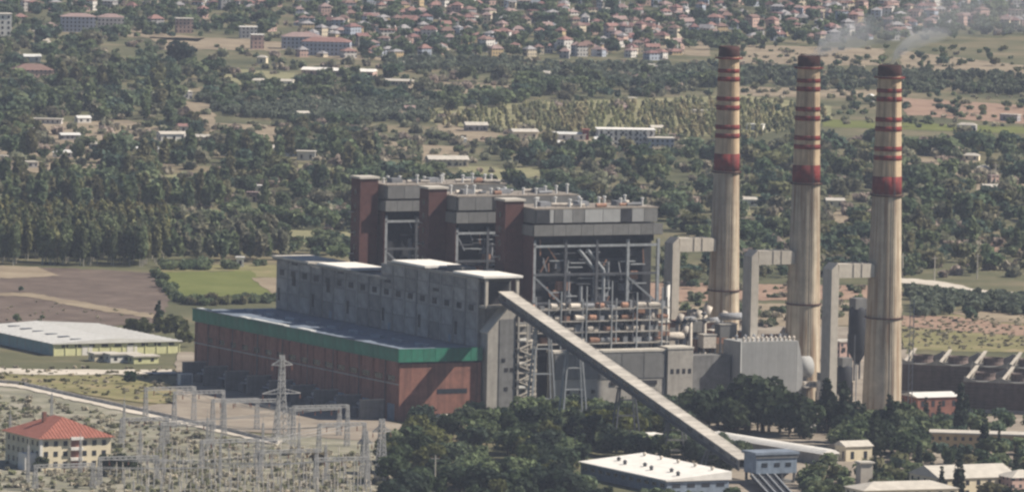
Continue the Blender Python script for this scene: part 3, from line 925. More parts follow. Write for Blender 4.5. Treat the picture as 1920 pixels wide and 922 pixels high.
# ------------------------------------------------------------------ chimneys and flues
CH = [(200, 88.6, 'leftmost', 0.94), (200, 17.0, 'middle', 1.0), (200, -53.0, 'rightmost and nearest', 1.04)]
Hch = 150.0
def chr_(z):
    return 8.1 - 2.15 * (z / 95.5) if z < 95.5 else 5.95 - 1.3 * ((z - 95.5) / 54.5)
for cx, cy, which, k in CH:
    p = P(cx, cy)
    t = thing('chimney', f'{which} of the three tall red-banded smoke chimneys', 'chimney', p, {'l': 0.0, 'm': 1.9, 'r': 4.1}[which[0]], 'power plant chimneys')
    zz = [0, 8, 20, 32, 44, 56, 68, 80, 95.5]
    MB().lathe([(chr_(z) * k, z) for z in zz], 48).build('lower_shaft', 'chimney_low', t, True)
    zz = [95.5, 104, 112, 120, 128, 136, 146]
    MB().lathe([(chr_(z) * k, z) for z in zz], 48).build('upper_shaft', 'chimney_up', t, True)
    for (a, b_) in ((95.9, 103.4), (110.2, 112.2), (114.0, 116.0), (122.3, 124.4), (126.3, 128.2), (134.8, 136.8), (138.5, 140.2)):
        MB().lathe([((chr_(a)) * k + 0.02, a), (chr_(a) * k + 0.12, a + 0.02), (chr_(b_) * k + 0.12, b_ - 0.02), (chr_(b_) * k + 0.02, b_)], 48).build('red_band', 'red_paint', t, True)
    MB().lathe([(chr_(146) * k, 145.4), (chr_(146) * k + 0.15, 145.6), (chr_(148) * k + 0.12, 149.4), (chr_(148) * k - 0.5, 150), (chr_(148) * k - 0.9, 150), (chr_(148) * k - 0.9, 140), (0.01, 140)], 48).build('crown', 'soot', t, True)
    for z, w in ((144.8, 1.6), (95.4, 1.0), (44, 0.7)):
        rr = chr_(z) * k
        pf = MB().lathe([(rr - 0.05, z - 0.5), (rr + w, z - 0.2), (rr + w, z + 0.25), (rr - 0.05, z + 0.25)], 36).build('gallery_ring', 'red_paint' if z > 140 else 'soot', t)
        for i in range(18):
            an = 2 * math.pi * i / 18
            MB().bar(((rr + w - .1) * math.cos(an), (rr + w - .1) * math.sin(an), z + 0.2), ((rr + w - .1) * math.cos(an), (rr + w - .1) * math.sin(an), z + 1.4), 0.12).build('rail_post', 'steel', pf)
    la = math.radians(-62) - {'l': 0.0, 'm': 1.9, 'r': 4.1}[which[0]]
    lad = MB()
    for z in range(4, 140, 6):
        ra, rb = chr_(z) * k + 0.35, chr_(z + 6) * k + 0.35
        for da in (-0.05, 0.05):
            lad.bar((ra * math.cos(la + da), ra * math.sin(la + da), z), (rb * math.cos(la + da), rb * math.sin(la + da), z + 6), 0.16)
    lad.build('ladder', 'steel', t)
    # riser and flue
    fl = thing('flue_duct', {'l': 'leftmost', 'm': 'middle', 'r': 'rightmost'}[which[0]] + ' of the three concrete flues bent like an L into a chimney', 'flue', P(cx, cy), PLANT, 'concrete flues')
    MB().prism([(-27.4, 0), (-27.4, 64.8), (-24.6, 67.4), (-23.9, 61), (-23.9, 0)], -3.6, 4.2, 'y').build('riser', 'concrete_pale', fl)
    MB().prism([(-23.85, 61.2), (-6.6 * k, 61.2), (-6.6 * k, 66.2), (-8, 67.0), (-23.85, 67.0)], -3.4, 4.0, 'y').build('duct', 'concrete_pale', fl)
    for x in (-17, -13):
        shared_box('rib', 'concrete_pale', fl, 0.5, 7.4, 0.35, x, -3.4, 67.0)
        shared_box('side_rib', 'concrete_pale', fl, 0.5, 0.25, 5.7, x, -3.66, 61.3)
p = P(209.5, -60)
t = thing('lift_mast', 'thin pale lift mast standing against the nearest chimney', 'mast', (p.x, p.y, 0), 0)
for dx in (-0.8, 0.8):
    for dy in (-0.8, 0.8):
        shared_box('leg', 'steel_pale', t, 0.25, 0.25, 52, dx, dy, 0)
for k in range(17):
    MB().bar((-0.8, -0.8, k * 3), (0.9, -0.8, k * 3 + 3), 0.15).build('brace', 'steel_pale', t)


# ------------------------------------------------------------------ other buildings
def house(name, label, cat, loc, rz, w, d, h, roof='hip', wall='white_wall', rm='tile', rh=2.4, ov=0.6, group=None,
          storeys=0, win=None, chim=False):
    t = thing(name, label, cat, loc, rz, group)
    wl = MB().box(-w / 2, w / 2, -d / 2, d / 2, 0, h).build('wall', wall, t)
    a, b = w / 2 + ov, d / 2 + ov
    m = MB()
    if roof == 'hip':
        if w >= d:
            r0, r1 = (-(a - b), 0), ((a - b), 0)
        else:
            r0, r1 = (0, -(b - a)), (0, (b - a))
        m.add([(-a, -b, h), (a, -b, h), (a, b, h), (-a, b, h), (r0[0], r0[1], h + rh), (r1[0], r1[1], h + rh)],
              [(0, 1, 5, 4), (2, 3, 4, 5), (1, 2, 5), (3, 0, 4), (3, 2, 1, 0)] if w >= d else
              [(0, 1, 4), (1, 2, 5, 4), (2, 3, 5), (3, 0, 4, 5), (3, 2, 1, 0)])
    elif roof == 'gable':
        if w >= d:
            m.prism([(-b, h), (0, h + rh), (b, h)], -a, a, 'x')
        else:
            m.prism([(-a, h), (a, h), (0, h + rh)], -b, b, 'y')
    else:
        m.box(-a, a, -b, b, h, h + 0.6)
    rf_ = m.build('roof', rm, t)
    if chim:
        bx('chimney', 'white_wall', rf_, w * 0.18, w * 0.18 + 0.9, 0.3, 1.2, h + rh * 0.4, h + rh + 1.0)
    for s in range(storeys):
        z = 1.0 + s * (h / storeys)
        hh = (h / storeys) * 0.5
        n1, n2 = max(1, int(w / 4.5)), max(1, int(d / 4.5))
        for i in range(n1):
            shared_box('window', 'glass_dark', t, 1.5, 0.2, hh, -w / 2 + (i + 0.5) * w / n1 - 0.75, -d / 2 - 0.1, z)
        for i in range(n2):
            shared_box('window', 'glass_dark', t, 0.2, 1.5, hh, -w / 2 - 0.1, -d / 2 + (i + 0.5) * d / n2 - 0.75, z)
    return t

def W3(px, py):
    p = at(px, py, 0)
    return (p.x, p.y, 0)

# warehouse with the white roof
p = at(100, 667, 0)
wl = thing('warehouse', 'low yellow-walled warehouse with wide white roof left of the brick hall', 'warehouse', p, PLANT)
bx('front_wall', 'yellow_wall', wl, 0, 62, 0, 0.5, 0, 5.4)
bx('side_wall', 'shaded_yellow_wall', wl, 0, 0.5, 0.55, 90, 0, 5.4)
bx('back_wall', 'yellow_wall', wl, 61.5, 62, 0.55, 90, 0, 5.4)
wr = MB().prism([(-1, 5.6), (31, 7.4), (63, 5.6), (63, 5.3), (-1, 5.3)], -1, 91, 'y').build('roof', 'white_metal', wl)
for i in range(16):
    MB().bar((-0.9, i * 6, 5.68), (31, i * 6, 7.48), 0.28).build('roof_seam', 'galv', wr)
    MB().bar((31, i * 6, 7.48), (62.9, i * 6, 5.68), 0.28).build('roof_seam', 'galv', wr)
for i in range(6):
    bx('roof_light', 'glass_dark', wr, 12, 17, 6 + i * 14, 9 + i * 14, 6.3, 6.75)
for i in range(9):
    shared_box('window', 'glass_dark', wl, 3.2, 0.15, 1.3, 4 + i * 6.5, -0.12, 3.6)
for i in range(2):
    bx('gate', 'white_wall', wl, 14 + i * 22, 19 + i * 22, -0.15, -0.02, 0, 4.2)
for i in range(12):
    shared_box('pilaster', 'yellow_wall', wl, 0.4, 0.25, 5.3, 0.1 + i * 5.6, -0.24, 0)
for i in range(10):
    shared_box('panel_seam', 'concrete', wl, 0.12, 0.3, 5.2, -0.1, 4 + i * 9, 0)
# lean-to sheds in front of it
for i, (px, py, w, h, wm, lab) in enumerate(((230, 678, 15, 3.4, 'white_wall', 'small white lean-to shed before the yellow warehouse'),
                                      (268, 680, 12, 3.0, 'yellow_wall', 'small yellow lean-to shed before the yellow warehouse, nearer the brick hall'),
                                      (195, 676, 12, 3.2, 'cream', 'small cream lean-to shed before the yellow warehouse, farthest from the brick hall'))):
    house('shed', lab, 'shed', W3(px, py), PLANT, w, 7, h, 'flat', wm, 'roof_pale', storeys=1)

# red-roofed house in the switchyard
p = at(75, 882, 0)
rh_ = thing('red_roof_house', 'cream two-storey house with big orange-red hipped roof in the switchyard', 'house', p, PLANT)
bx('wall', 'cream', rh_, 0, 30, 0, 34, 0, 12.5)
MB().add([(-1.4, -1.4, 12.5), (31.4, -1.4, 12.5), (31.4, 35.4, 12.5), (-1.4, 35.4, 12.5), (15, 13, 19.5), (15, 21, 19.5)],
         [(0, 1, 4), (1, 2, 5, 4), (2, 3, 5), (3, 0, 4, 5), (3, 2, 1, 0)]).build('roof', 'tile', rh_)
for i in range(22):
    x = -1.2 + i * 1.5
    top = 1 - abs(x - 15) / 16.4
    MB().bar((x, -1.42, 12.55), (x + (15 - x) * 0.0, -1.42 + 14.4 * top, 12.55 + 7 * top), 0.22).build('tile_row', 'tile', rh_)
for s in range(3):
    for i in range(7):
        if i in (3,):
            continue
        shared_box('window', 'glass_dark', rh_, 1.7, 0.2, 2.0, 1.6 + i * 4.1, -0.12, 1.4 + s * 4.0)
    for i in range(7):
        shared_box('window', 'glass_dark', rh_, 0.2, 1.8, 2.0, -0.12, 2 + i * 4.6, 1.4 + s * 4.0)
    bx('balcony', 'white_wall', rh_, 12.4, 17.6, -1.6, -0.02, 3.8 + s * 4.0, 4.9 + s * 4.0)
    bx('balcony_door', 'brick', rh_, 13, 17, -0.13, -0.02, 0.6 + s * 4.0, 3.5 + s * 4.0)
bx('corner_pier', 'white_wall', rh_, -0.25, 0.9, -0.25, 0.9, 0, 12.4)
bx('stair_wing', 'white_wall', rh_, -5.5, -0.3, 2, 9, 0, 6.5)
bx('chimney', 'brick', rh_, 9, 10.4, 18, 19.4, 15.5, 21)

# long shed with bright white roof and dark ventilators
p = at(1250, 927, 0)
ws = thing('white_roof_shed', 'long low shed with bright white roof and dark ventilators under the conveyor', 'shed', p, PLANT)
bx('wall', 'blue_steel', ws, 0, 27, 0, 72, 0, 5.2)
MB().prism([(-0.8, 5.2), (27.8, 5.2), (27.8, 8.4), (-0.8, 5.7)], -0.8, 72.8, 'y').build('roof', 'roof_white', ws)
for i in range(6):
    MB().lathe([(0.7, 6.2), (0.7, 7.6), (1.0, 7.8), (0.2, 8.4)], 10, 8 + (i % 2) * 3, 6 + i * 11).build('ventilator', 'steel', ws)
for i in range(5):
    MB().lathe([(0.6, 7.4), (0.6, 8.8), (0.9, 9.0), (0.2, 9.6)], 10, 24, 8 + i * 14).build('ventilator', 'equip_pale', ws)
for i in range(11):
    shared_box('window', 'glass_dark', ws, 0.2, 3.6, 1.4, -0.12, 2 + i * 6.4, 2.6)
for i in range(4):
    shared_box('window', 'glass_dark', ws, 3.4, 0.2, 1.4, 2.4 + i * 6.4, -0.12, 2.6)

HOUSES = [
    # px, py(base), w, d, h, roof, wall, roofmat, rh, storeys, rot, name, label, category
    (1172, 274, 36, 18, 10.5, 'flat', 'pale', 'roof_white', 1, 3, 4, 'office_block', 'pale office block with flat bright white roof behind the chimneys', 'building'),
    (1238, 277, 16, 14, 6.0, 'flat', 'far_pale blue', 'roof_pale', 1, 0, 4, 'annex_block', 'low blue-grey block attached right of the white-roofed office', 'building'),
    (1130, 275, 10, 10, 5.0, 'gable', 'white_wall', 'white_metal', 1.5, 1, 0, 'cottage', 'tiny white gabled cottage left of the white-roofed office', 'house'),
    (982, 262, 16, 12, 5.4, 'gable', 'cream', 'roof_pale', 1.6, 1, 12, 'farmhouse', 'cream farmhouse left of the red-trimmed white shed', 'house'),
    (1066, 262, 22, 9, 3.8, 'gable', 'white_wall', 'white_metal', 1.2, 1, -3, 'farm_shed', 'long white farm shed beside the red gatehouse', 'shed'),
    (1098, 263, 4, 6, 6.5, 'flat', 'red_paint', 'tile', 1, 0, 0, 'gatehouse', 'narrow red gatehouse at the right end of the white farm shed', 'building'),
    (892, 246, 14, 12, 4.2, 'gable', 'far_grey', 'roof_pale', 1.8, 1, 8, 'barn', 'grey barn with pale roof left of the cream farmhouse', 'barn'),
    (838, 312, 24, 14, 4.6, 'gable', 'far_cream', 'roof_pale', 2.0, 1, 10, 'barn', 'wide pale-roofed barn just above the middle boiler house', 'barn'),
    (636, 143, 52, 14, 4.2, 'gable', 'far_pink', 'roof_white', 1.7, 1, -12, 'long_white_shed', 'long low shed with dazzling white roof below the red school', 'shed'),
    (740, 160, 26, 10, 3.4, 'gable', 'far_cream', 'roof_pale', 1.2, 1, -6, 'shed', 'pale low shed right of the dazzling white shed', 'shed'),
    (512, 160, 28, 10, 3.4, 'gable', 'white_wall', 'roof_pale', 1.2, 1, -5, 'shed', 'pale low shed left of the dazzling white shed', 'shed'),
    (566, 92, 30, 16, 9.5, 'hip', 'far_pale blue', 'farroof_faded red', 3.2, 0, 6, 'school', 'broad blue-grey school wing with faded red hipped roof', 'building'),
    (612, 104, 36, 16, 10.5, 'hip', 'far_pale blue', 'farroof_red', 3.2, 0, -4, 'school', 'broad red-roofed school wing in front of its twin', 'building'),
    (146, 60, 27, 14, 12.0, 'hip', 'far_pale blue', 'farroof_faded red', 2.5, 0, 5, 'apartment_block', 'pale blue apartment block with low hipped roof near the left edge', 'building'),
    (207, 56, 20, 13, 10.0, 'hip', 'far_white', 'farroof_faded red', 2.5, 0, 5, 'apartment_block', 'smaller white apartment house right of the pale blue block', 'building'),
    (2, 76, 14, 16, 20.0, 'flat', 'white_wall', 'roof_pale', 1, 5, 10, 'apartment_tower', 'tall pink-white apartment tower cut by the left edge', 'building'),
    (60, 152, 28, 16, 8.0, 'hip', 'far_pink', 'farroof_brown', 4.0, 0, 14, 'villa', 'brownish hip-roofed villa among trees near the left edge', 'house'),
    (60, 116, 12, 10, 4.0, 'gable', 'white_wall', 'white_metal', 1.6, 1, 8, 'cottage', 'small white-roofed cottage above the brownish villa', 'house'),
    (482, 92, 9, 9, 10.5, 'flat', 'far_pink', 'roof_white', 1, 0, 10, 'water_tower_house', 'small square brick tower house left of the school', 'building'),
    (465, 72, 13, 11, 8.5, 'flat', 'far_white', 'roof_white', 1, 0, 6, 'apartment_house', 'white cube-like house above the small brick tower', 'house'),
    (345, 62, 13, 12, 11.0, 'flat', 'far_pink', 'roof_pale', 1, 0, 8, 'apartment_house', 'slim pinkish apartment house above the round dark tree', 'house'),
    (322, 264, 17, 10, 4.5, 'gable', 'white_wall', 'roof_pale', 1.5, 1, 20, 'farmhouse', 'white farmhouse at the left of the sandy farmyard', 'house'),
    (372, 268, 16, 9, 4.0, 'gable', 'far_grey', 'roof_pale', 1.4, 0, -8, 'farm_shed', 'grey farm shed beside the sandy farmyard', 'shed'),
    (352, 248, 12, 9, 4.0, 'gable', 'white_wall', 'farroof_red', 1.5, 1, 5, 'cottage', 'small red-roofed cottage behind the sandy farmyard', 'house'),
    (530, 292, 14, 10, 5.0, 'gable', 'white_wall', 'roof_pale', 1.6, 1, 10, 'farmhouse', 'white farmhouse among trees right of the sandy farmyard', 'house'),
    (574, 300, 11, 9, 5.0, 'flat', 'white_wall', 'roof_pale', 1, 1, 0, 'cottage', 'small white flat-roofed cottage half hidden among poplars', 'house'),
    (276, 290, 13, 8, 3.6, 'gable', 'white_wall', 'white_metal', 1.3, 1, 10, 'cottage', 'low white cottage under trees below the sandy farmyard', 'house'),
    (130, 262, 12, 8, 3.2, 'gable', 'far_grey', 'white_metal', 1.2, 0, 18, 'farm_shed', 'small pale shed in the dry field at the left', 'shed'),
    (90, 232, 18, 7, 2.8, 'flat', 'far_white', 'roof_pale', 1, 0, -5, 'farm_shed', 'long flat pale shed above the dry field at the left', 'shed'),
    (422, 340, 11, 9, 5.0, 'gable', 'cream', 'roof_pale', 1.6, 1, 10, 'cottage', 'lone cream cottage deep in the tree belt above the poplar grove', 'house'),
    (487, 362, 5, 5, 4.0, 'flat', 'white_wall', 'roof_white', 1, 1, 0, 'hut', 'tiny white hut in the tree belt above the meadow', 'hut'),
    (450, 500, 3.6, 3.6, 4.6, 'flat', 'white_wall', 'roof_white', 1, 1, 6, 'pump_hut', 'tiny white pump hut at the edge of the green field', 'hut'),
    (1865, 362, 15, 9, 4.0, 'gable', 'cream', 'roof_pale', 1.4, 1, 12, 'farmhouse', 'pale farmhouse by the dry field at the right edge', 'house'),
    (1400, 386, 12, 8, 4.0, 'gable', 'white_wall', 'roof_pale', 1.3, 1, 0, 'cottage', 'pale cottage showing between the left and middle chimneys', 'house'),
    (1565, 388, 10, 8, 4.0, 'gable', 'cream', 'roof_pale', 1.3, 1, 5, 'cottage', 'cream cottage showing between the middle and right chimneys', 'house'),
    (1742, 785, 20, 15, 10.0, 'gable', 'brick', 'white_metal', 1.6, 2, 27, 'workshop', 'reddish workshop with pale roof right of the nearest chimney', 'workshop'),
    (1850, 842, 46, 12, 6.5, 'flat', 'far_ochre', 'roof_pale', 1, 0, -5, 'storehouse', 'long ochre storehouse behind the cypress trees at the right', 'building'),
    (1805, 925, 34, 24, 7.5, 'gable', 'cream', 'roof_pale', 4.0, 2, 27, 'bungalow', 'cream bungalow with broad beige roof in the lower right', 'house'),
    (1690, 952, 40, 16, 8.0, 'hip', 'cream', 'roof_pale', 2.5, 2, 24, 'bungalow', 'wide beige-roofed house cut by the bottom edge at right', 'house'),
    (1912, 930, 14, 12, 8, 'hip', 'far_pink', 'roof_pale', 2.5, 0, 27, 'bungalow', 'pinkish house at the lower right corner', 'house'),
    (1205, 838, 14, 8, 5.0, 'flat', 'white_wall', 'roof_white', 1, 1, 27, 'hut', 'small white hut among trees above the white-roofed shed', 'hut'),
    (1238, 838, 9, 7, 4.6, 'flat', 'far_pink', 'roof_pale', 1, 1, 27, 'hut', 'small pinkish hut right of the white hut among trees', 'hut'),
    (855, 796, 17, 9, 3.5, 'gable', 'cream', 'roof_pale', 1.2, 1, 27, 'shed', 'low pale-roofed shed at the foot of the sunlit brick wall', 'shed'),
    (1530, 800, 16, 10, 6.0, 'flat', 'far_grey', 'roof_pale', 1, 1, 27, 'pump_house', 'grey pump house below the bulging filter house', 'building'),
    (1600, 862, 12, 9, 6.0, 'gable', 'cream', 'roof_pale', 2.0, 1, 27, 'cottage', 'cream cottage under trees below the nearest chimney', 'house'),
    (1620, 915, 5, 5, 10.0, 'flat', 'concrete_pale', 'roof_pale', 1, 0, 20, 'water_tank_tower', 'short square concrete tower at the bottom right of the hopper house', 'tower'),
]
MATS['pale'] = MATS['far_white']
for (px, py, w, d, h, rk, wm, rm, rh, st, rot, nm, lab, cat) in HOUSES:
    house(nm, lab, cat, W3(px, py), math.radians(rot), w, d, h, rk, wm, rm, rh, storeys=st)

hr = random.Random(55)
cnt = 0
spots = []
while cnt < 44:
    px, py = hr.uniform(0, 1910), hr.uniform(120, 430)
    if 640 < px < 1260 and py > 320:
        continue
    if 1330 < px < 1700 and hr.random() < 0.6:
        continue
    if any(abs(px - a) < 22 and abs(py - b) < 10 for a, b in spots) or any(abs(px - h_[0]) < 60 and abs(py - h_[1]) < 14 for h_ in HOUSES):
        continue
    spots.append((px, py)); cnt += 1
    wm, rm, wn_ = hr.choice([('white_wall', 'white_metal', 'white'), ('cream', 'roof_pale', 'cream'), ('far_pink', 'farroof_faded red', 'pinkish'), ('far_grey', 'roof_pale', 'grey')])
    col_ = 'left part' if px < 480 else ('left-centre' if px < 960 else ('right-centre' if px < 1440 else 'right part'))
    row_ = 'below the town' if py < 200 else ('halfway to the town' if py < 300 else 'in the near tree belt')
    nth = sum(1 for a, b in spots if (0 if a < 480 else 1 if a < 960 else 2 if a < 1440 else 3) == (0 if px < 480 else 1 if px < 960 else 2 if px < 1440 else 3))
    house('farm_hut', f'small {wn_} farm hut {row_}, {col_} of the plain', 'hut', W3(px, py), hr.uniform(-0.5, 0.6), hr.uniform(5, 13), hr.uniform(4, 7), hr.uniform(2.6, 5.2),
          hr.choice(['gable', 'flat', 'hip']), wm, rm, 1.5, 0.4, 'farm huts on the plain', storeys=1)
# cooling towers
def cooling(px, py, cells, lab):
    p = at(px, py, 0)
    t = thing('cooling_tower', lab, 'cooling tower', p, math.radians(-12), 'cooling tower rows')
    L_ = cells * 15.5
    bx('basin', 'concrete', t, -0.5, L_ + 0.5, -0.5, 18.5, 0, 1.6)
    bx('casing', 'coolbrown', t, 0, L_, 0, 18, 1.6, 13)
    for k in range(7):
        bx('louvre', 'coolbrown', t, 0.1, L_ - 0.1, -0.6, -0.02, 2.2 + k * 1.4, 2.9 + k * 1.4)
    bx('deck', 'concrete_dark', t, 0.1, L_ - 0.1, 0.1, 17.9, 13, 13.4)
    for k in range(cells):
        arc = [(k * 15.5 + 15.3 * i / 10, 13.3 + 2.2 * (2 * i / 10 - 1) ** 2) for i in range(11)]
        MB().prism([(k * 15.5, 13.0)] + arc + [(k * 15.5 + 15.3, 13.0)], -0.3, 0.2, 'y').build('scalloped_rim', 'concrete', t)
        arc = [(k * 15.5 + 15.3 * i / 10, 15.4 + 2.6 * (2 * i / 10 - 1) ** 2) for i in range(11)]
        MB().prism([(k * 15.5, 13.4)] + arc + [(k * 15.5 + 15.3, 13.4)], 16.9, 17.5, 'y').build('scalloped_rim', 'concrete', t)
    for k in range(cells + 1):
        x = k * 15.5 - 0.4
        MB().add([(x, 0.4, 13.4), (x + 1.6, 0.4, 13.4), (x + 4.2, 17.4, 18.8), (x + 2.6, 17.4, 18.8), (x, 17.4, 13.4), (x + 1.6, 17.4, 13.4)],
                 [(0, 1, 2, 3), (0, 3, 4), (1, 5, 2), (4, 3, 2, 5), (0, 4, 5, 1)]).build('divider', 'concrete_pale', t)
        if k < cells:
            MB().lathe([(4.6, 13.4), (4.2, 15.0), (4.6, 16.6), (4.4, 16.6), (4.0, 15), (4.4, 13.5)], 20, x + 8.2, 9).build('fan_cylinder', 'coolbrown', t)
            MB().box(x + 4.2, x + 12.2, 8.7, 9.3, 15.4, 15.6).build('fan_blade', 'steel', t)
cooling(1690, 738, 6, 'far row of dark brown cooling cells with pale slanted dividers at right')
cooling(1806, 772, 5, 'near row of dark brown cooling cells cut by the right edge')

# perimeter wall along the switchyard, built of single concrete panels
path = [(-30, 716), (40, 722), (140, 745), (270, 773), (420, 807), (520, 832)]
pw = thing('perimeter_wall', 'pale concrete panel wall running diagonally past the switchyard', 'wall', W3(140, 745), 0)
c0 = at(140, 745, 0)
for a, b in zip(path[:-1], path[1:]):
    A0, B0 = at(*a), at(*b)
    n = max(1, int((B0 - A0).length / 6))
    for i in range(n):
        q0 = A0.lerp(B0, i / n)
        an = math.atan2(B0.y - A0.y, B0.x - A0.x)
        sg = (B0 - A0).length / n
        o = shared_box('wall_panel', 'wall_block', pw, round(sg, 1) - 0.12, 0.3, 1.7, 0, 0, 0)
        o.location = (q0.x - c0.x, q0.y - c0.y, 0.02)
        o.rotation_euler = (0, 0, an)

# ------------------------------------------------------------------ switchyard
def lattice(m, p0, p1, w0, w1, n, t=0.22):
    """square lattice mast between two points, legs plus zigzag bracing"""
    p0, p1 = Vector(p0), Vector(p1)
    d = (p1 - p0).normalized()
    a = Vector((1, 0, 0)) if abs(d.x) < 0.9 else Vector((0, 1, 0))
    a = (a - d * a.dot(d)).normalized()
    b = d.cross(a)
    def c(k, i):
        s = k / n
        w = (w0 + (w1 - w0) * s) / 2
        sx, sy = ((-1, -1), (1, -1), (1, 1), (-1, 1))[i % 4]
        return p0.lerp(p1, s) + a * (sx * w) + b * (sy * w)
    for i in range(4):
        m.bar(c(0, i), c(n, i), t)
    for k in range(n):
        for i in range(4):
            m.bar(c(k, i), c(k + 1, i + 1), t * 0.6)
            m.bar(c(k, i + 1), c(k + 1, i), t * 0.6)

def pylon(px, py, H, lab, arms, w0=5.5, t=0.3):
    o = thing('lattice_pylon', lab, 'pylon', W3(px, py), PLANT)
    m = MB(); lattice(m, (0, 0, 0), (0, 0, H * 0.55), w0, 2.4, 7, t); m.build('body', 'galv', o)
    m = MB(); lattice(m, (0, 0, H * 0.55), (0, 0, H), 2.4, 1.4, 6, t); m.build('upper_body', 'galv', o)
    for z, w in arms:
        for s in (-1, 1):
            m = MB()
            for y in (-0.8, 0.8):
                m.bar((s * 0.8, y, z), (s * w, 0, z), t * 0.9)
                m.bar((s * 0.8, y, z + 2.0), (s * w, 0, z + 0.1), t * 0.9)
            for k in range(4):
                x = s * (1.2 + (w - 1.2) * k / 4)
                m.bar((x, 0, z), (x, 0, z + 2.0 * (1 - k / 4.0)), t * 0.7)
            a = m.build('cross_arm', 'galv', o)
            MB().lathe([(0.12, z - 2.2), (0.3, z - 2.0), (0.15, z - 1.6), (0.3, z - 1.2), (0.12, z - 0.8), (0.1, z)], 6, s * (w - 0.2), 0).build('insulator', 'insulator', a)
pylon(526, 832, 36, 'tall lattice pylon standing before the shaded brick hall', ((20.5, 8.5), (32, 4.6)))
pylon(714, 905, 25, 'lattice pylon at the dark edge of the trees right of the switchyard', ((20, 4.0),), 4.0)
pylon(683, 898, 19, 'short slim lattice pylon left of the one at the trees', ((14, 3.2),), 3.0)

GANTRY = [(318, 788, 22, 14), (372, 800, 22, 15), (470, 822, 24, 16), (440, 806, 20, 13), (600, 838, 24, 17), (590, 818, 22, 12), (640, 858, 20, 14),
          (350, 846, 22, 12), (270, 838, 20, 12), (430, 880, 24, 12), (540, 900, 24, 12), (240, 908, 24, 11), (120, 918, 24, 10), (640, 915, 22, 12)]
order = ['first', 'second', 'third', 'fourth', 'fifth', 'sixth', 'seventh', 'eighth', 'ninth', 'tenth', 'eleventh', 'twelfth', 'thirteenth', 'fourteenth', 'fifteenth', 'sixteenth', 'seventeenth', 'eighteenth', 'nineteenth', 'twentieth']
gs = sorted(GANTRY)
for (px, py, L_, H) in GANTRY:
    k = gs.index((px, py, L_, H))
    o = thing('gantry', f'grey steel busbar gantry, {order[k]} from the left in the switchyard', 'gantry', W3(px, py), PLANT, 'switchyard gantries')
    for s in (-1, 1):
        m = MB(); lattice(m, (s * L_ / 2, 0, 0), (s * L_ / 2, 0, H), 1.8, 0.9, 6, 0.22); m.build('column', 'galv', o)
    m = MB(); lattice(m, (-L_ / 2, 0, H - 0.6), (L_ / 2, 0, H - 0.6), 1.1, 1.1, 10, 0.2); m.build('beam', 'galv', o)
    for i in range(3):
        x = -L_ / 3 + i * L_ / 3
        MB().lathe([(0.12, H - 3.4), (0.3, H - 3.1), (0.15, H - 2.6), (0.3, H - 2.2), (0.15, H - 1.8), (0.1, H - 1.2)], 6, x, 0).build('insulator', 'insulator', o)
gq = sorted(GANTRY, key=lambda q_: q_[1])
for k in range(len(gq) - 1):
    a_, b_ = gq[k], gq[k + 1]
    A0, B0 = at(a_[0], a_[1]), at(b_[0], b_[1])
    o = thing('overhead_line', f'thin sagging wires strung between switchyard gantries, span {order[k]} from the back', 'wires', (A0.x, A0.y, 0), 0, 'switchyard wires')
    for w_ in (-1, 0, 1):
        p0, p1 = A0 + EX * (w_ * a_[2] / 3) + Vector((0, 0, a_[3] - 1.2)), B0 + EX * (w_ * b_[2] / 3) + Vector((0, 0, b_[3] - 1.2))
        m = MB()
        pts = [p0.lerp(p1, i / 6) - Vector((A0.x, A0.y, 1.6 * math.sin(math.pi * i / 6))) for i in range(7)]
        for u_, v_ in zip(pts[:-1], pts[1:]):
            m.tube(u_, v_, 0.11, n=4, cap=False)
        m.build('wire', 'galv', o)
for k, (px, py, h) in enumerate(((18, 860, 22), (52, 905, 18), (96, 812, 20), (150, 890, 17), (232, 822, 18), (262, 880, 19), (305, 905, 17), (388, 850, 18), (412, 905, 19), (492, 868, 20), (560, 860, 18), (610, 900, 17))):
    o = thing('lightning_mast', f'thin lattice lightning mast, {order[k]} from the left in the switchyard', 'mast', W3(px, py), PLANT, 'lightning masts')
    m = MB(); lattice(m, (0, 0, 0), (0, 0, h * 0.8), 1.1, 0.5, 8, 0.16); m.build('body', 'galv', o)
    MB().tube((0, 0, h * 0.8), (0, 0, h), 0.12, 0.05, n=6).build('spike', 'galv', o)
# rows of post insulators
r = random.Random(3)
me_ped = MB().box(-0.32, 0.32, -0.32, 0.32, 0, 2.8)
me_ins = MB().lathe([(0.22, 2.8), (0.42, 3.0), (0.2, 3.3), (0.42, 3.6), (0.2, 3.9), (0.42, 4.2), (0.2, 4.6), (0.3, 5.0), (0.01, 5.1)], 8)
def todata(name, mb, m):
    me = bpy.data.meshes.new(name)
    me.from_pydata(mb.v, [], mb.f)
    me.materials.append(MATS[m])
    return me
mp_, mi_ = todata('pedestal', me_ped, 'galv'), todata('insulator', me_ins, 'equip_pale')
for row in range(11):
    y0 = 846 + row * 8.4
    for i in range(22):
        px = 160 + i * 26 + row * 9 + r.random() * 10
        py = y0 + i * 1.4 + r.random() * 3
        if px > 700 or (px < 250 and py < 885) or py > 945:
            continue
        o = thing('post_insulator', 'slim post insulator standing on the switchyard gravel', 'insulator', W3(px, py), PLANT, 'switchyard post insulators')
        s = 0.9 + r.random() * 0.8
        o.scale = (0.62, 0.62, s)
        link('pedestal', mp_, o)
        link('insulator', mi_, o)
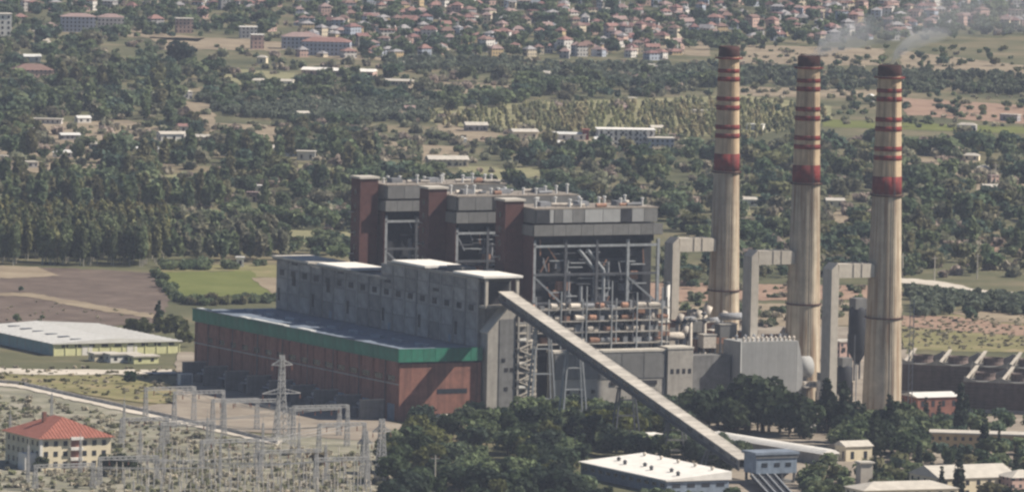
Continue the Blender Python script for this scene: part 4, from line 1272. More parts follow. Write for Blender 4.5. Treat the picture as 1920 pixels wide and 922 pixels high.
for k, (px, py, h) in enumerate(((1692, 522, 13), (1752, 527, 13), (1832, 523, 13), (815, 926, 15), (1866, 350, 14), (1858, 350, 10))):
    lab = ['pale utility pole by the gravel track just right of the nearest chimney', 'second pale utility pole along the gravel track',
           'third pale utility pole along the gravel track', 'pale power pole with crossarm before the foreground trees',
           'thin pole by the dry field at the right edge', 'shorter thin pole by the dry field at the right edge'][k]
    o = thing('utility_pole', lab, 'pole', W3(px, py), 0.2)
    MB().tube((0, 0, 0), (0, 0, h), 0.32, 0.2, n=8).build('shaft', 'concrete_pale', o)
    MB().box(-1.6, 1.6, -0.12, 0.12, h - 1.4, h - 1.1).build('cross_arm', 'concrete_pale', o)
    for s in (-1.4, 0, 1.4):
        MB().lathe([(0.1, h - 1.1), (0.2, h - 0.9), (0.08, h - 0.6)], 6, s, 0).build('insulator', 'insulator', o)
t = thing('container', 'white container standing at the far corner of the brick hall', 'container', W3(347, 722), PLANT)
bx('body', 'white_wall', t, -3, 3, -1.3, 1.3, 0.2, 5.2)
bx('door', 'steel_pale', t, -2.6, 2.6, -1.36, -1.31, 0.4, 4.8)
bx('skid', 'steel', t, -3, 3, -1.2, 1.2, 0, 0.2)

# ------------------------------------------------------------------ town
r = random.Random(21)
def zone_of(px):
    for lim, nm in ((330, 'at the upper left corner'), (640, 'above the red school'), (860, 'right of the school'),
                    (1060, 'above the orchards left of centre'), (1240, 'above the orchards at centre'),
                    (1400, 'above the leftmost chimney'), (1560, 'above the middle chimney'),
                    (1720, 'above the nearest chimney'), (3000, 'at the upper right corner')):
        if px < lim:
            return nm
placed = []
tries = 0
town = []
while len(town) < 285 and tries < 9000:
    tries += 1
    px = r.uniform(-30, 1950)
    py = r.uniform(-22, 118) if px > 640 else r.uniform(-22, 60)
    lim = 118 if 640 < px < 1280 else (82 if px < 1700 else 66)
    if px > 640 and py > lim - r.random() * 18:
        continue
    if px < 640 and py > 18 and r.random() < 0.8:
        continue
    p = at(px, py, 0)
    w = r.uniform(6.5, 12)
    if any((p.x - a) ** 2 + (p.y - b) ** 2 < (9.0 + ww / 4) ** 2 for a, b, ww in placed):
        continue
    if any(abs(px - h_[0]) < 34 and -30 < py - h_[1] < 12 for h_ in HOUSES if h_[1] < 120):
        continue
    placed.append((p.x, p.y, w))
    town.append((px, py, p, w))
size_w = ['low', 'two-storey', 'tall']
for px, py, p, w in town:
    d = r.uniform(6, 9)
    st = r.choice([1, 2, 2, 2, 3, 3, 4])
    h = 2.7 * st
    wi = r.choices(range(6), [5, 3, 3, 3, 2, 1])[0]
    ri = r.choices(range(5), [4, 5, 3, 1.5, 2])[0]
    rk = r.choices(['hip', 'gable', 'flat'], [5, 3, 1.4])[0]
    rt = {'hip': 'hipped', 'gable': 'gabled', 'flat': 'flat'}[rk]
    sz = 'low' if st == 1 else ('two-storey' if st == 2 else ('three-storey' if st == 3 else 'tall'))
    lab = f'{sz} {WALLS[wi][0]} house with {ROOFS[ri][0]} {rt} roof {zone_of(px)}'
    house('town_house', lab, 'house', (p.x, p.y, 0), math.radians(r.choice([-8, 12, 20, 27, 35, 50, -30]) + r.uniform(-6, 6)),
          w, d, h, rk, 'far_' + WALLS[wi][0], 'farroof_' + ROOFS[ri][0], r.uniform(2.0, 3.2), group='town houses ' + zone_of(px), chim=r.random() < 0.4)
# the houses past the three hundred largest: one mass
wm_, rm_ = {}, {}
k = tries = 0
while k < 620 and tries < 9000:
    tries += 1
    px = r.uniform(560, 1950) if r.random() < 0.85 else r.uniform(-30, 560)
    lim = 112 if px < 1280 else (78 if px < 1700 else 62)
    py = r.uniform(-40, lim if px > 560 else 24)
    p = at(px, py, 0)
    if any((p.x - a) ** 2 + (p.y - b) ** 2 < 75 for a, b, ww in placed):
        continue
    placed.append((p.x, p.y, 10)); k += 1
    an = math.radians(r.choice([-8, 12, 20, 27, 35, 50, -30])); ca, sa = math.cos(an), math.sin(an)
    w, d, h, q = r.uniform(2.8, 5.2), r.uniform(2.8, 4.2), 2.7 * r.choice([1, 2, 2, 3, 3]), r.uniform(1.8, 3)
    T_ = lambda x, y, z: (p.x + x * ca - y * sa, p.y + x * sa + y * ca, z)
    wc, rc = r.choice(WALLS)[0], r.choice(ROOFS)[0]
    wb, rb = wm_.setdefault(wc, MB()), rm_.setdefault(rc, MB())
    wb.add([T_(x, y, z) for z in (0, h) for x, y in ((-w, -d), (w, -d), (w, d), (-w, d))], [(4, 5, 6, 7), (0, 1, 5, 4), (1, 2, 6, 5), (2, 3, 7, 6), (3, 0, 4, 7)])
    a, b = w + .5, d + .5
    rb.add([T_(-a, -b, h + .05), T_(a, -b, h + .05), T_(a, b, h + .05), T_(-a, b, h + .05), T_(-(a - b), 0, h + q), T_(a - b, 0, h + q)],
           [(0, 1, 5, 4), (2, 3, 4, 5), (1, 2, 5), (3, 0, 4), (3, 2, 1, 0)])
tm = MB(); mats_, idx_ = [], []
for pre, dd in (('far_', wm_), ('farroof_', rm_)):
    for key, b in dd.items():
        tm.add(b.v, b.f); idx_ += [len(mats_)] * len(b.f); mats_.append(MATS[pre + key])
o = tm.build('far_town', mats_[0])
for m_ in mats_[1:]:
    o.data.materials.append(m_)
o.data.polygons.foreach_set('material_index', idx_)
tag(o, 'mass of small far house fronts and roofs packed between the town houses', 'town')
o['kind'] = 'stuff'
for k, (px, py, h) in enumerate(((614, 18, 30), (822, 14, 30))):
    o = thing('minaret', ['slim white minaret at the top edge above the school', 'slim white minaret at the top edge right of the school'][k], 'minaret', W3(px, py), 0)
    MB().lathe([(1.9, 0), (1.9, 6), (1.3, 7), (1.2, 20)], 12).build('shaft', 'white_wall', o, True)
    MB().lathe([(1.2, 20), (2.1, 21), (2.1, 22), (1.1, 22.1), (1.0, 25)], 12).build('balcony', 'white_wall', o)
    MB().lathe([(1.2, 25), (0.01, 31)], 12).build('spire', 'steel', o)

# ------------------------------------------------------------------ vegetation
NR = np.random.RandomState(5)
def quads(centres, normals, sizes):
    """leaf clumps: one bent-looking quad per centre"""
    n = len(centres)
    ref = NR.normal(size=(n, 3))
    t = np.cross(normals, ref); t /= np.linalg.norm(t, axis=1)[:, None] + 1e-9
    b = np.cross(normals, t)
    s = sizes[:, None]
    j = lambda: (0.75 + 0.5 * NR.rand(n, 1))
    v = np.stack([centres - t * s * j() - b * s * j() * .8, centres + t * s * j() - b * s * .8 * j(),
                  centres + t * s * j() + b * s * .8 * j(), centres - t * s * j() + b * s * .8 * j()], axis=1)
    return v.reshape(-1, 3)

def crown(kind, nq, seed):
    NR.seed(seed)
    if kind == 'round':
        nl = NR.randint(7, 12)
        lob = []
        for i in range(nl):
            a, rr = NR.rand() * 6.28, 2.7 * math.sqrt(NR.rand())
            z = 4.0 + 4.4 * NR.rand()
            lob.append((rr * math.cos(a), rr * math.sin(a), z, (1.2 + 1.3 * NR.rand()) * (1.15 - 0.1 * abs(z - 5.5))))
        lob.append((0, 0, 5.6, 2.8))
        s0 = 0.55
    elif kind == 'poplar':
        lob = [(0.35 * NR.normal(), 0.35 * NR.normal(), 3.2 + 0.56 * i * 2.0, 1.35 * math.sin(math.pi * (0.16 + 0.8 * i / 7.0)) ** 0.7 + 0.2) for i in range(8)]
        s0 = 0.5
    elif kind == 'cypress':
        lob = [(0.05 * NR.normal(), 0.05 * NR.normal(), 0.9 + i * 1.05, 1.25 * (1 - i / 9.5) ** 0.6 + 0.06) for i in range(9)]
        s0 = 0.32
    elif kind == 'conifer':
        lob = []
        for i in range(8):
            for q in range(4):
                a = NR.rand() * 6.28; rr = 2.2 * (1 - i / 8.5) * NR.rand()
                lob.append((rr * math.cos(a), rr * math.sin(a), 1.6 + i * 1.0, 1.1 * (1 - i / 9.5) + 0.15))
        s0 = 0.42
    elif kind == 'tuft':
        lob = [(1.6 * NR.normal(), 1.6 * NR.normal(), 1.2 + 1.8 * NR.rand(), 1.3 + 0.9 * NR.rand()) for i in range(6)]
        s0 = 0.5
    else:                                   # small orchard tree
        lob = [(1.1 * NR.normal(), 1.1 * NR.normal(), 5.4 + 1.6 * NR.normal() * 0.5, 2.0 + 1.0 * NR.rand()) for i in range(6)]
        s0 = 0.85
    lob = np.array(lob)
    wt = lob[:, 3] ** 2
    idx = NR.choice(len(lob), nq, p=wt / wt.sum())
    d = NR.normal(size=(nq, 3)); d /= np.linalg.norm(d, axis=1)[:, None]
    rad = lob[idx, 3] * (0.72 + 0.36 * NR.rand(nq))
    c = lob[idx, :3] + d * rad[:, None]
    c[:, 2] = np.maximum(c[:, 2], 0.15)
    nrm = d + 0.55 * NR.normal(size=(nq, 3)); nrm /= np.linalg.norm(nrm, axis=1)[:, None]
    k = math.sqrt(420.0 / nq)
    return quads(c, nrm, s0 * k * (0.7 + 0.6 * NR.rand(nq)))

def quad_mesh(name, v, m, tint=None):
    n = len(v)
    me = bpy.data.meshes.new(name)
    me.vertices.add(n); me.vertices.foreach_set('co', np.ascontiguousarray(v, dtype=np.float32).ravel())
    me.loops.add(n); me.loops.foreach_set('vertex_index', np.arange(n, dtype=np.int32))
    me.polygons.add(n // 4); me.polygons.foreach_set('loop_start', np.arange(0, n, 4, dtype=np.int32))
    if tint is not None:
        ca = me.color_attributes.new('tint', 'FLOAT_COLOR', 'POINT')
        ca.data.foreach_set('color', np.ascontiguousarray(tint, dtype=np.float32).ravel())
    me.materials.append(MATS[m])
    me.update(calc_edges=True)
    return me

def trunk_mesh(kind):
    m = MB()
    if kind == 'poplar':
        m.tube((0, 0, 0), (0.05, 0, 5), 0.2, 0.15, 7).tube((0.05, 0, 5), (0, 0.05, 12), 0.15, 0.03, 6)
    elif kind in ('cypress', 'conifer'):
        m.tube((0, 0, 0), (0, 0, 6), 0.22, 0.06, 7)
    elif kind == 'tuft':
        for a in range(4):
            m.tube((0, 0, 0), (0.9 * math.cos(a * 1.6), 0.9 * math.sin(a * 1.6), 1.8), 0.12, 0.04, 5)
    else:
        m.tube((0, 0, 0), (0.1, 0.05, 3.0), 0.32, 0.22, 8)
        for a in range(5):
            an = a * 1.3
            m.tube((0.1, 0.05, 2.7), (1.7 * math.cos(an), 1.7 * math.sin(an), 5.2 + 0.4 * (a % 3)), 0.17, 0.05, 6)
    return todata('trunk', m, 'bark_pale' if kind == 'poplar' else 'bark')

KH = {'round': 9.3, 'poplar': 12.6, 'cypress': 10.0, 'conifer': 9.4, 'tuft': 3.6, 'orchard': 8.6}
HI = {k: [quad_mesh('crown', crown(k, {'round': 760, 'poplar': 520, 'cypress': 420, 'conifer': 520, 'tuft': 260}[k], 11 + i * 7 + len(k)), 'leaf') for i in range(5)]
      for k in ('round', 'poplar', 'cypress', 'conifer', 'tuft')}
MID = {k: [quad_mesh('crown', crown(k, {'round': 330, 'poplar': 220}[k], 211 + i * 7 + len(k)), 'leaf') for i in range(6)] for k in ('round', 'poplar')}
LOW = {k: [crown(k, {'round': 170, 'poplar': 110, 'orchard': 60, 'tuft': 60}[k], 400 + i * 13 + len(k)) for i in range(8)] for k in ('round', 'poplar', 'orchard', 'tuft')}
TR = {k: trunk_mesh(k) for k in KH}

DK = [(0.078, 0.114, 0.073), (0.088, 0.127, 0.070), (0.068, 0.104, 0.078)]
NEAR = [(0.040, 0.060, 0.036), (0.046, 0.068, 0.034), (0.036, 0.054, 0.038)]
MD = [(0.125, 0.160, 0.083), (0.144, 0.175, 0.095), (0.115, 0.150, 0.090)]
OL = [(0.138, 0.144, 0.074), (0.156, 0.150, 0.086)]
YL = [(0.19, 0.185, 0.085), (0.21, 0.19, 0.09), (0.165, 0.175, 0.08)]
GR = [(0.15, 0.155, 0.105), (0.17, 0.165, 0.115)]

def inpoly(x, y, poly):
    c = False
    j = len(poly) - 1
    for i in range(len(poly)):
        xi, yi = poly[i]; xj, yj = poly[j]
        if (yi > y) != (yj > y) and x < (xj - xi) * (y - yi) / (yj - yi) + xi:
            c = not c
        j = i
    return c
CLEAR = [f for f in FIELDS if f[0] in ('ploughed_field', 'green_field', 'stubble_field', 'dry_field', 'bare_field', 'green_strip', 'gravel_track', 'dry_meadow',
                                       'bare_ground', 'service_road', 'meadow', 'field_track', 'gravel_road')]
FOOT = []          # building footprints on the ground, pixel boxes of their bases
for h_ in HOUSES:
    s = 4.8 * (h_[1] + 750) / 1672
    FOOT.append((h_[0] - h_[2] * s * 0.62, h_[0] + h_[2] * s * 0.62, h_[1] - 6, h_[1] + 9))
SITE_X = [(-16, 140, -20, 205), (136, 232, -75, 130)]
def blocked(px, py, p, clear):
    for a, b, c_, d_ in FOOT:
        if a < px < b and c_ < py < d_:
            return True
    x, y = p.x * EX.x + p.y * EX.y, p.x * EY.x + p.y * EY.y
    for a, b, c_, d_ in SITE_X:
        if a < x < b and c_ < y < d_:
            return True
    if clear:
        for f in CLEAR:
            if inpoly(px, py, f[2]):
                return True
    return False

trees = []       # (kind, px, py, point, height, tint, zone)
r = random.Random(77)
def scatter(zone, poly, n, kind, h0, h1, tints, clear=True, clump=0.0):
    xs = [p[0] for p in poly]; ys = [p[1] for p in poly]
    k = tries = 0
    seeds = [(r.uniform(min(xs), max(xs)), r.uniform(min(ys), max(ys))) for _ in range(max(4, n // 9))]
    while k < n and tries < n * 14:
        tries += 1
        if clump and r.random() < clump:
            s = r.choice(seeds)
            px, py = s[0] + r.gauss(0, 34), s[1] + r.gauss(0, 5)
        else:
            px, py = r.uniform(min(xs), max(xs)), r.uniform(min(ys), max(ys))
        if not inpoly(px, py, poly):
            continue
        p = at(px, py, 0)
        if blocked(px, py, p, clear):
            continue
        hsh = (int(px // 55) * 7919 + int(py // 7) * 104729 + len(zone)) % 997
        t = tints[hsh % len(tints)] if r.random() < 0.6 else r.choice(tints)
        v = r.uniform(0.75, 1.3)
        trees.append((kind, px, py, p, h0 + (h1 - h0) * r.random() ** 1.6 if kind == 'round' else r.uniform(h0, h1), tuple(c * v for c in t), zone))
        k += 1

def one(zone, kind, px, py, h, tint):
    trees.append((kind, px, py, at(px, py, 0), h, tint, zone))

BIG = 'in the belt behind the boilers'
scatter(BIG, [(-20, 285), (1960, 275), (1960, 440), (1380, 440), (1250, 415), (640, 410), (320, 402), (-20, 402)], 960, 'round', 5, 14, DK + MD + DK + MD + OL + GR, True, 0.5)
scatter(BIG, [(0, 300), (720, 290), (700, 410), (0, 400)], 110, 'poplar', 15, 24, MD + OL, True, 0.5)
scatter('in the belt below the town', [(-20, 140), (340, 130), (900, 150), (1380, 150), (1380, 175), (820, 210), (620, 200), (-20, 245)], 560, 'round', 5, 12, DK + MD + MD + GR, True, 0.45)
scatter('in the thicket at left', [(-20, 70), (120, 70), (330, 120), (330, 260), (-20, 260)], 150, 'round', 6, 15, DK + MD + GR, True, 0.35)
scatter('in the thicket at left', [(60, 140), (330, 150), (330, 270), (60, 270)], 26, 'poplar', 16, 24, MD + OL)
scatter('in the orchard', [(350, 190), (820, 196), (800, 232), (560, 232), (400, 215)], 480, 'orchard', 4.5, 6, [(0.15, 0.175, 0.125), (0.13, 0.155, 0.115)])
scatter('in the orchard', [(980, 125), (1400, 128), (1400, 165), (1000, 168)], 330, 'orchard', 4.5, 6, [(0.15, 0.175, 0.125), (0.13, 0.155, 0.115)])
scatter('in the orchard', [(1380, 132), (1960, 146), (1960, 182), (1380, 162)], 330, 'orchard', 4.5, 6, [(0.13, 0.15, 0.105), (0.115, 0.135, 0.095)])
scatter('in the orchard', [(720, 112), (980, 116), (980, 140), (720, 136)], 160, 'orchard', 4.5, 6, [(0.15, 0.175, 0.125), (0.13, 0.155, 0.115)])
scatter('in the plantation', [(800, 222), (1000, 206), (1400, 196), (1550, 214), (1550, 232), (1400, 268), (1140, 258), (830, 240)], 900, 'poplar', 5, 8.5, [(0.34, 0.33, 0.19), (0.30, 0.31, 0.17), (0.38, 0.34, 0.21), (0.27, 0.28, 0.17)], False)
scatter('among the town houses', [(-20, -25), (1950, -25), (1950, 70), (1280, 100), (640, 116), (640, 60), (-20, 90)], 1500, 'round', 5, 11, DK + MD, False, 0.2)
scatter('in the dry fields at right', [(1390, 84), (1960, 96), (1960, 240), (1390, 240)], 150, 'round', 4, 7, MD + DK + OL, False, 0.6)
scatter('in the dry fields at left', [(0, 230), (700, 235), (700, 300), (0, 300)], 130, 'round', 5, 10, MD + OL + DK, True, 0.4)
scatter('in the belt behind the chimneys', [(1240, 430), (1960, 430), (1960, 522), (1700, 522), (1380, 535), (1240, 560)], 230, 'round', 5, 11, DK + MD + OL, False, 0.4)
scatter('in the belt behind the chimneys', [(1700, 380), (1940, 380), (1940, 500), (1700, 500)], 16, 'poplar', 13, 20, MD + OL)
scatter('in the orchard', [(1700, 548), (1790, 556), (1940, 566), (1940, 592), (1790, 588), (1720, 598)], 190, 'orchard', 3.5, 5, [(0.15, 0.175, 0.125), (0.13, 0.155, 0.115)], False)
scatter('just left of the boilers', [(440, 405), (690, 412), (690, 495), (560, 495), (440, 440)], 55, 'round', 6, 11, DK + MD, True, 0.3)
GRV = 'in the grove beside the ploughed field'
scatter(GRV, [(-30, 455), (312, 462), (308, 503), (150, 499), (-30, 496)], 230, 'poplar', 19, 25, [(0.14, 0.165, 0.09), (0.115, 0.145, 0.078), (0.175, 0.18, 0.09)], False)
scatter(GRV, [(-30, 445), (312, 450), (312, 470), (-30, 465)], 70, 'poplar', 21, 25, YL, False)
scatter('in the thin stand behind the green field', [(312, 440), (520, 446), (540, 492), (312, 492)], 120, 'poplar', 12, 18, GR + GR + MD, False)
scatter('in the hedge below the green field', [(338, 566), (520, 561), (520, 570), (345, 574)], 34, 'tuft', 2, 3.5, MD + OL, False)
scatter('in the hedge between the two fields', [(288, 514), (296, 514), (340, 566), (330, 568)], 16, 'tuft', 2, 3.5, MD, False)
scatter('along the lane above the green field', [(305, 500), (500, 496), (500, 504), (305, 508)], 14, 'tuft', 2.5, 4, MD + DK, False)
FG = 'in the wood before the brick hall'
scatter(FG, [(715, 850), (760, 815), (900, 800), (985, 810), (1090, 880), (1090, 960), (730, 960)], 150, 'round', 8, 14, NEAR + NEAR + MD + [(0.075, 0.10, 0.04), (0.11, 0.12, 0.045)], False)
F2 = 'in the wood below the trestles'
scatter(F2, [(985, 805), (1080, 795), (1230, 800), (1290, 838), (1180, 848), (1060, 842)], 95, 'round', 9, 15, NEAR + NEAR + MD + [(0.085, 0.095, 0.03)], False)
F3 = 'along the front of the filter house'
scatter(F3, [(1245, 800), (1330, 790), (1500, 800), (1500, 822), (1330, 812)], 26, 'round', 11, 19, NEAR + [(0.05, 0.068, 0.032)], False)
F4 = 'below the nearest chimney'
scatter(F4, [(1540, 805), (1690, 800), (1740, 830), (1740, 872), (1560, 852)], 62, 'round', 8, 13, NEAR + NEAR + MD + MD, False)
for px, py, h in ((1550, 812, 24), (1580, 830, 26), (1665, 835, 22), (1500, 822, 18), (1640, 858, 20)):
    one(F4, 'conifer', px, py, h, (0.04, 0.055, 0.034))
F5 = 'right of the hopper house'
scatter(F5, [(1500, 905), (1620, 885), (1700, 900), (1700, 960), (1510, 960)], 34, 'round', 5, 9, MD + OL + [(0.06, 0.075, 0.03)], False)
F6 = 'around the cream bungalow'
scatter(F6, [(1720, 800), (1940, 790), (1940, 905), (1860, 930), (1860, 860), (1730, 860)], 34, 'round', 6, 9, DK + MD, False)
scatter('below the conveyor', [(1225, 836), (1300, 838), (1395, 862), (1395, 880), (1300, 862)], 40, 'round', 6, 10, DK + MD, False)
for px, py, h in ((1398, 806, 22), (1430, 810, 24), (1462, 812, 20), (1365, 806, 17), (1290, 800, 16), (1268, 804, 14)):
    one(F3, 'round', px, py, h, (0.055, 0.075, 0.042))
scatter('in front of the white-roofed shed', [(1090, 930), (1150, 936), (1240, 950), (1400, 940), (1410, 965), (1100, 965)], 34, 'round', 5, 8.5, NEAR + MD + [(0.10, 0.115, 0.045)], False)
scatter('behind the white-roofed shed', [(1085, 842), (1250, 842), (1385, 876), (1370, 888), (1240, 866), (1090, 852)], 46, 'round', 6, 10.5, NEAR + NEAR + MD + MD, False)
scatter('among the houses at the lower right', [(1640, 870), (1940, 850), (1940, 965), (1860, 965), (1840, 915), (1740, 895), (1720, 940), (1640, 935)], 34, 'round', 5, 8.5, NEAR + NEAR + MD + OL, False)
scatter('around the hopper house', [(1490, 880), (1560, 870), (1570, 925), (1520, 965), (1505, 930)], 14, 'round', 4.5, 7.5, NEAR + MD + OL, False)
for px, py, h in ((1240, 872, 13), (1248, 876, 11)):
    one('before the lower conveyor', 'poplar', px, py, h, (0.12, 0.14, 0.05))
CY = 'at the lower right'
for px, py, h in ((1760, 800, 11), (1736, 796, 12), (1800, 825, 24), (1812, 800, 14), (1845, 850, 17), (1797, 935, 20), (1765, 935, 13), (1780, 905, 10), (1872, 862, 12), (1905, 880, 11), (1722, 880, 12), (1640, 905, 11), (1748, 915, 12)):
    one(CY, 'cypress', px, py, h, (0.026, 0.038, 0.028))
one('alone', 'conifer', 298, 622, 15, (0.035, 0.055, 0.035))
one('alone', 'round', 245, 720, 6, (0.035, 0.075, 0.035))
LN = 'beside the red-roofed house'
for px, py, h in ((205, 890, 8), (228, 893, 9), (245, 890, 7), (80, 884, 6), (70, 890, 5)):
    one(LN, 'round', px, py, h, (0.045, 0.06, 0.03))
WH = 'by the corner of the yellow warehouse'
for px, py, h in ((255, 632, 9), (272, 636, 8), (318, 634, 10), (335, 640, 9), (345, 650, 7), (240, 630, 6)):
    one(WH, 'round', px, py, h, (0.09, 0.10, 0.045))
one('alone', 'round', 600, 880, 7, (0.12, 0.10, 0.06))
for px, py, h, tt in ((30, 605, 4, MD[0]), (40, 548, 3, DK[0]), (1818, 604, 7, DK[0]), (80, 600, 2.5, MD[0])):
    one('in the fields', 'round', px, py, h, tt)
one('in the thicket at left', 'round', 335, 130, 20, (0.028, 0.046, 0.036))
scatter('in the right yard', [(1230, 770), (1300, 765), (1330, 790), (1245, 805)], 8, 'round', 9, 13, MD + DK, False)

size = lambda t: t[4] * FPX / (t[3] - CAM).length
def label_for(kind, zone, tint, h):
    green = tint[1]
    c = 'dark green' if green < 0.09 else ('mid green' if green < 0.14 else ('olive' if green < 0.19 else 'pale yellowish'))
    k = {'round': 'round-crowned tree', 'poplar': 'slender poplar', 'cypress': 'dark cypress', 'conifer': 'tall conifer', 'tuft': 'low bush'}[kind]
    if kind == 'cypress':
        c = 'columnar'
    sz = 'small ' if h < 7 and kind == 'round' else ('large ' if h > 12 and kind == 'round' else '')
    return f'{sz}{c} {k} {zone}'

def ordinal(i):
    return order[i] if i < len(order) else f'{i + 1}th'

singles, mass = [], []
for kind in ('round', 'poplar', 'cypress', 'conifer', 'tuft', 'orchard'):
    ts = sorted([t for t in trees if t[0] == kind], key=size, reverse=True)
    # an orchard or a young plantation reads as one mass of tiny crowns
    keep = [t for t in ts if t[6] not in ('in the orchard', 'in the plantation')]
    rest = [t for t in ts if t[6] in ('in the orchard', 'in the plantation')]
    singles += keep[:300]
    mass += keep[300:] + rest
alone_lab = {298: 'tall dark conifer standing alone beyond the yellow warehouse', 245: 'small bright green tree on the grass left of the brick hall',
             600: 'brownish half-bare tree in the switchyard gravel', }
byz = {}
for t in singles:
    byz.setdefault((t[6], label_for(t[0], t[6], t[5], t[4])), []).append(t)
for (zone, lab), ts in byz.items():
    ts.sort(key=lambda t: t[1])
    for i, t in enumerate(ts):
        kind, px, py, p, h, tint, _ = t
        L_ = lab
        if zone == 'alone':
            L_ = alone_lab[int(px)]
        elif 1 < len(ts) <= 20:
            L_ = f'{lab}, {ordinal(i)} from left'
        o = thing({'round': 'broadleaf_tree', 'poplar': 'poplar_tree', 'cypress': 'cypress_tree', 'conifer': 'conifer_tree', 'tuft': 'bush'}[kind],
                  L_, 'bush' if kind == 'tuft' else 'tree', (p.x, p.y, 0), r.random() * 6.28, ('bushes ' if kind == 'tuft' else 'trees ') + zone)
        s = h / KH[kind]
        wd = s * (r.uniform(0.8, 1.45) if kind == 'round' else (r.uniform(0.7, 0.95) if kind == 'poplar' else r.uniform(0.9, 1.1)))
        o.scale = (wd, wd, s)
        src = MID[kind] if (size(t) < 42 and kind in MID) else HI[kind]
        c = link('crown', r.choice(src), o)
        c.color = tint + (1.0,)
        link('trunk', TR[kind], o)

# everything too far or too many to pick apart: three masses
def mass_object(name, label, cat, ts):
    V, Tn = [], []
    for kind, px, py, p, h, tint, zone in ts:
        q = LOW[kind][r.randrange(8)]
        s = h / KH[kind]
        wd = s * (r.uniform(0.8, 1.6) if kind == 'round' else r.uniform(0.85, 1.2))
        a = r.random() * 6.28
        ca, sa = math.cos(a), math.sin(a)
        v = np.empty_like(q)
        v[:, 0] = (q[:, 0] * ca - q[:, 1] * sa) * wd + p.x
        v[:, 1] = (q[:, 0] * sa + q[:, 1] * ca) * wd + p.y
        v[:, 2] = q[:, 2] * s
        V.append(v)
        Tn.append(np.tile(np.array(tint + (1.0,), dtype=np.float32), (len(v), 1)))
    o = link(name, quad_mesh(name, np.concatenate(V), 'leaf_mass', np.concatenate(Tn)))
    tag(o, label, cat)
    o['kind'] = 'stuff'
    return o
mass_object('far_woodland', 'mass of far dark green trees filling the plain behind the plant', 'woodland',
            [t for t in mass if t[6] not in ('in the orchard', 'in the plantation')])
mass_object('orchards', 'low grey-green orchard rows on the plain below the town', 'orchard', [t for t in mass if t[6] == 'in the orchard'])
mass_object('young_poplar_plantation', 'pale yellowish young poplar plantation left of the chimneys', 'plantation', [t for t in mass if t[6] == 'in the plantation'])

scrub = []
def scrub_zone(poly, n, h0, h1, tints):
    xs = [p[0] for p in poly]; ys = [p[1] for p in poly]
    k = 0
    while k < n:
        px, py = r.uniform(min(xs), max(xs)), r.uniform(min(ys), max(ys))
        if inpoly(px, py, poly):
            p = at(px, py, 0)
            k += 1
            v_ = r.uniform(0.7, 1.3)
            if not blocked(px, py, p, False):
                scrub.append(('tuft', px, py, p, r.uniform(h0, h1), tuple(c * v_ for c in r.choice(tints)), ''))
DRY = [(0.34, 0.31, 0.23), (0.30, 0.28, 0.20), (0.22, 0.22, 0.14), (0.40, 0.36, 0.28)]
scrub_zone([(-40, 740), (100, 750), (260, 790), (420, 825), (520, 840), (760, 860), (760, 960), (-40, 960)], 1700, 0.4, 1.5, [(0.24, 0.25, 0.15), (0.42, 0.39, 0.31), (0.36, 0.34, 0.26), (0.28, 0.28, 0.19), (0.46, 0.42, 0.34)])
scrub_zone([(-20, 240), (760, 240), (760, 300), (-20, 300)], 240, 1.0, 2.4, DRY + MD)
scrub_zone([(1690, 600), (1940, 590), (1940, 655), (1690, 655)], 320, 0.4, 1.0, DRY)
scrub_zone([(-20, 690), (330, 690), (330, 760), (-20, 716)], 200, 0.4, 1.2, DRY + OL)
scrub_zone([(1390, 90), (1940, 96), (1940, 240), (1390, 240)], 300, 1.0, 2.5, DRY + MD)
scrub_zone([(-20, 560), (330, 575), (330, 625), (-20, 620)], 60, 0.3, 0.8, DRY)
PALE = [(0.30, 0.27, 0.21), (0.24, 0.24, 0.17), (0.34, 0.28, 0.24), (0.16, 0.18, 0.11), (0.20, 0.21, 0.14)]
scrub_zone([(-20, 118), (1390, 118), (1390, 200), (800, 235), (1390, 270), (1950, 260), (1950, 520), (1390, 520), (1250, 420), (310, 440), (-20, 400)], 1900, 1.6, 4.5, PALE)
scrub_zone([(560, -20), (1950, -20), (1950, 66), (1280, 84), (560, 116)], 500, 1.6, 4, PALE + MD)
scrub_zone([(-20, -20), (640, -20), (640, 110), (-20, 110)], 260, 1.6, 4, PALE + MD)
scrub_zone([(1230, 530), (1690, 530), (1690, 615), (1230, 615)], 160, 0.8, 2.6, PALE + MD)
mass_object('dry_scrub', 'dry grass tufts and low scrub on open ground', 'scrub', scrub)

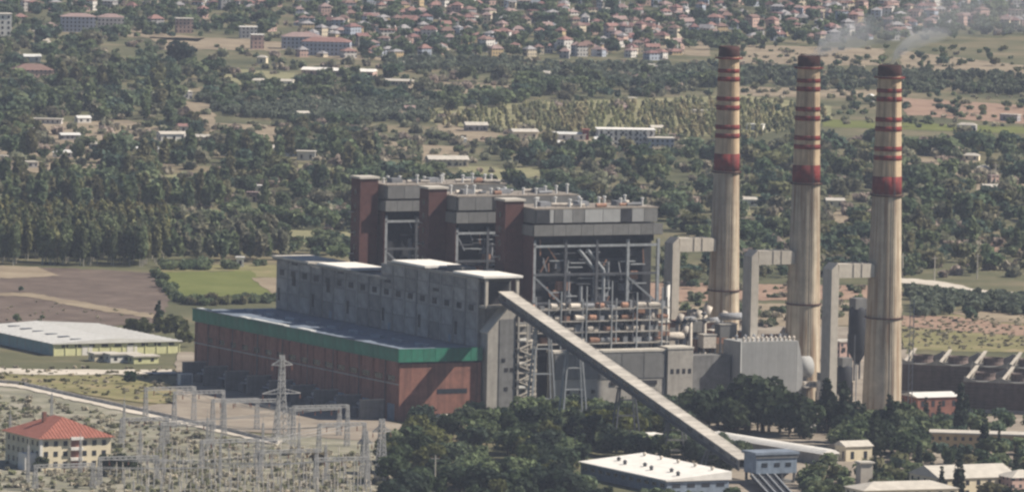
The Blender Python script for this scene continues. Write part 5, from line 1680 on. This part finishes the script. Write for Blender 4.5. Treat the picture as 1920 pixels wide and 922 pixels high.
# ------------------------------------------------------------------ smoke and haze
def volume_mat(name, col, dens, aniso=0.2, noise=None):
    m = bpy.data.materials.new(name)
    m.use_nodes = True
    n, l = m.node_tree.nodes, m.node_tree.links
    n.remove(n['Principled BSDF'])
    v = n.new('ShaderNodeVolumePrincipled')
    v.inputs['Color'].default_value = col + (1,)
    v.inputs['Density'].default_value = dens
    v.inputs['Anisotropy'].default_value = aniso
    if noise:
        tc = n.new('ShaderNodeTexCoord')
        no = n.new('ShaderNodeTexNoise')
        no.inputs['Scale'].default_value = noise
        no.inputs['Detail'].default_value = 3
        l.new(tc.outputs['Object'], no.inputs['Vector'])
        ma = n.new('ShaderNodeMapRange')
        ma.inputs['From Min'].default_value = 0.18
        ma.inputs['From Max'].default_value = 0.75
        ma.inputs['To Min'].default_value = 0.0
        ma.inputs['To Max'].default_value = dens * 2.2
        l.new(no.outputs['Fac'], ma.inputs['Value'])
        sx = n.new('ShaderNodeSeparateXYZ')
        l.new(tc.outputs['Object'], sx.inputs[0])
        fx = n.new('ShaderNodeMapRange')
        fx.inputs['From Min'].default_value = 0.0
        fx.inputs['From Max'].default_value = 28.0
        fx.inputs['To Min'].default_value = 5.5
        fx.inputs['To Max'].default_value = 0.42
        l.new(sx.outputs['X'], fx.inputs['Value'])
        pm = n.new('ShaderNodeMath')
        pm.operation = 'MULTIPLY'
        l.new(ma.outputs['Result'], pm.inputs[0])
        l.new(fx.outputs['Result'], pm.inputs[1])
        l.new(pm.outputs[0], v.inputs['Density'])
    l.new(v.outputs[0], n['Material Output'].inputs['Volume'])
    MATS[name] = m
    return m
volume_mat('haze', (0.68, 0.78, 1.0), 0.000030, 0.0)
volume_mat('smoke', (0.88, 0.90, 0.94), 0.015, 0.1, 0.035)
def plume(cx, cy, k, n, r0, r1, length, rise, lab):
    p0 = P(cx, cy, 150.2)
    t = MB()
    prof = []
    ns = 18
    for i in range(n + 1):
        s = i / n
        c = Vector((length * s ** 1.3, 6 * math.sin(5 * s), rise * (1 - (1 - s) ** 1.8)))
        rr = (r0 + (r1 - r0) * s ** 0.9) * math.sqrt(max(0.02, 1 - s ** 3))
        prof.append([c + Vector((0, math.cos(2 * math.pi * j / ns) * rr * (1 + 0.16 * math.sin(3.1 * j + i * 1.7)),
                                 math.sin(2 * math.pi * j / ns) * rr * 0.62 * (1 + 0.16 * math.cos(2.3 * j + i)))) +
                     (Vector((math.sin(2 * math.pi * j / ns) * rr, 0, -math.sin(2 * math.pi * j / ns) * rr * 0.62)) if i == 0 else Vector()) for j in range(ns)])
    vs_ = [q for ring in prof for q in ring]
    fs = [(i * ns + j, i * ns + (j + 1) % ns, (i + 1) * ns + (j + 1) % ns, (i + 1) * ns + j) for i in range(n) for j in range(ns)]
    fs += [tuple(range(ns - 1, -1, -1)), tuple(range(n * ns, (n + 1) * ns))]
    t.add(vs_, fs)
    o = t.build('smoke_plume', 'smoke')
    o.location = p0
    tag(o, lab, 'smoke')
plume(200, 17, 1, 14, 4.0, 29, 130, 24, 'thin white smoke drifting right from the middle chimney')
plume(200, -53, 1, 10, 3.4, 9, 26, 14, 'faint smoke wisp above the nearest chimney')
hz = MB().box(-31000, 31000, -3650, 41000, -2, 360).build('haze', 'haze')
hz['kind'] = 'stuff'
tag(hz, 'thin blue-grey haze lying over the whole plain', 'haze')
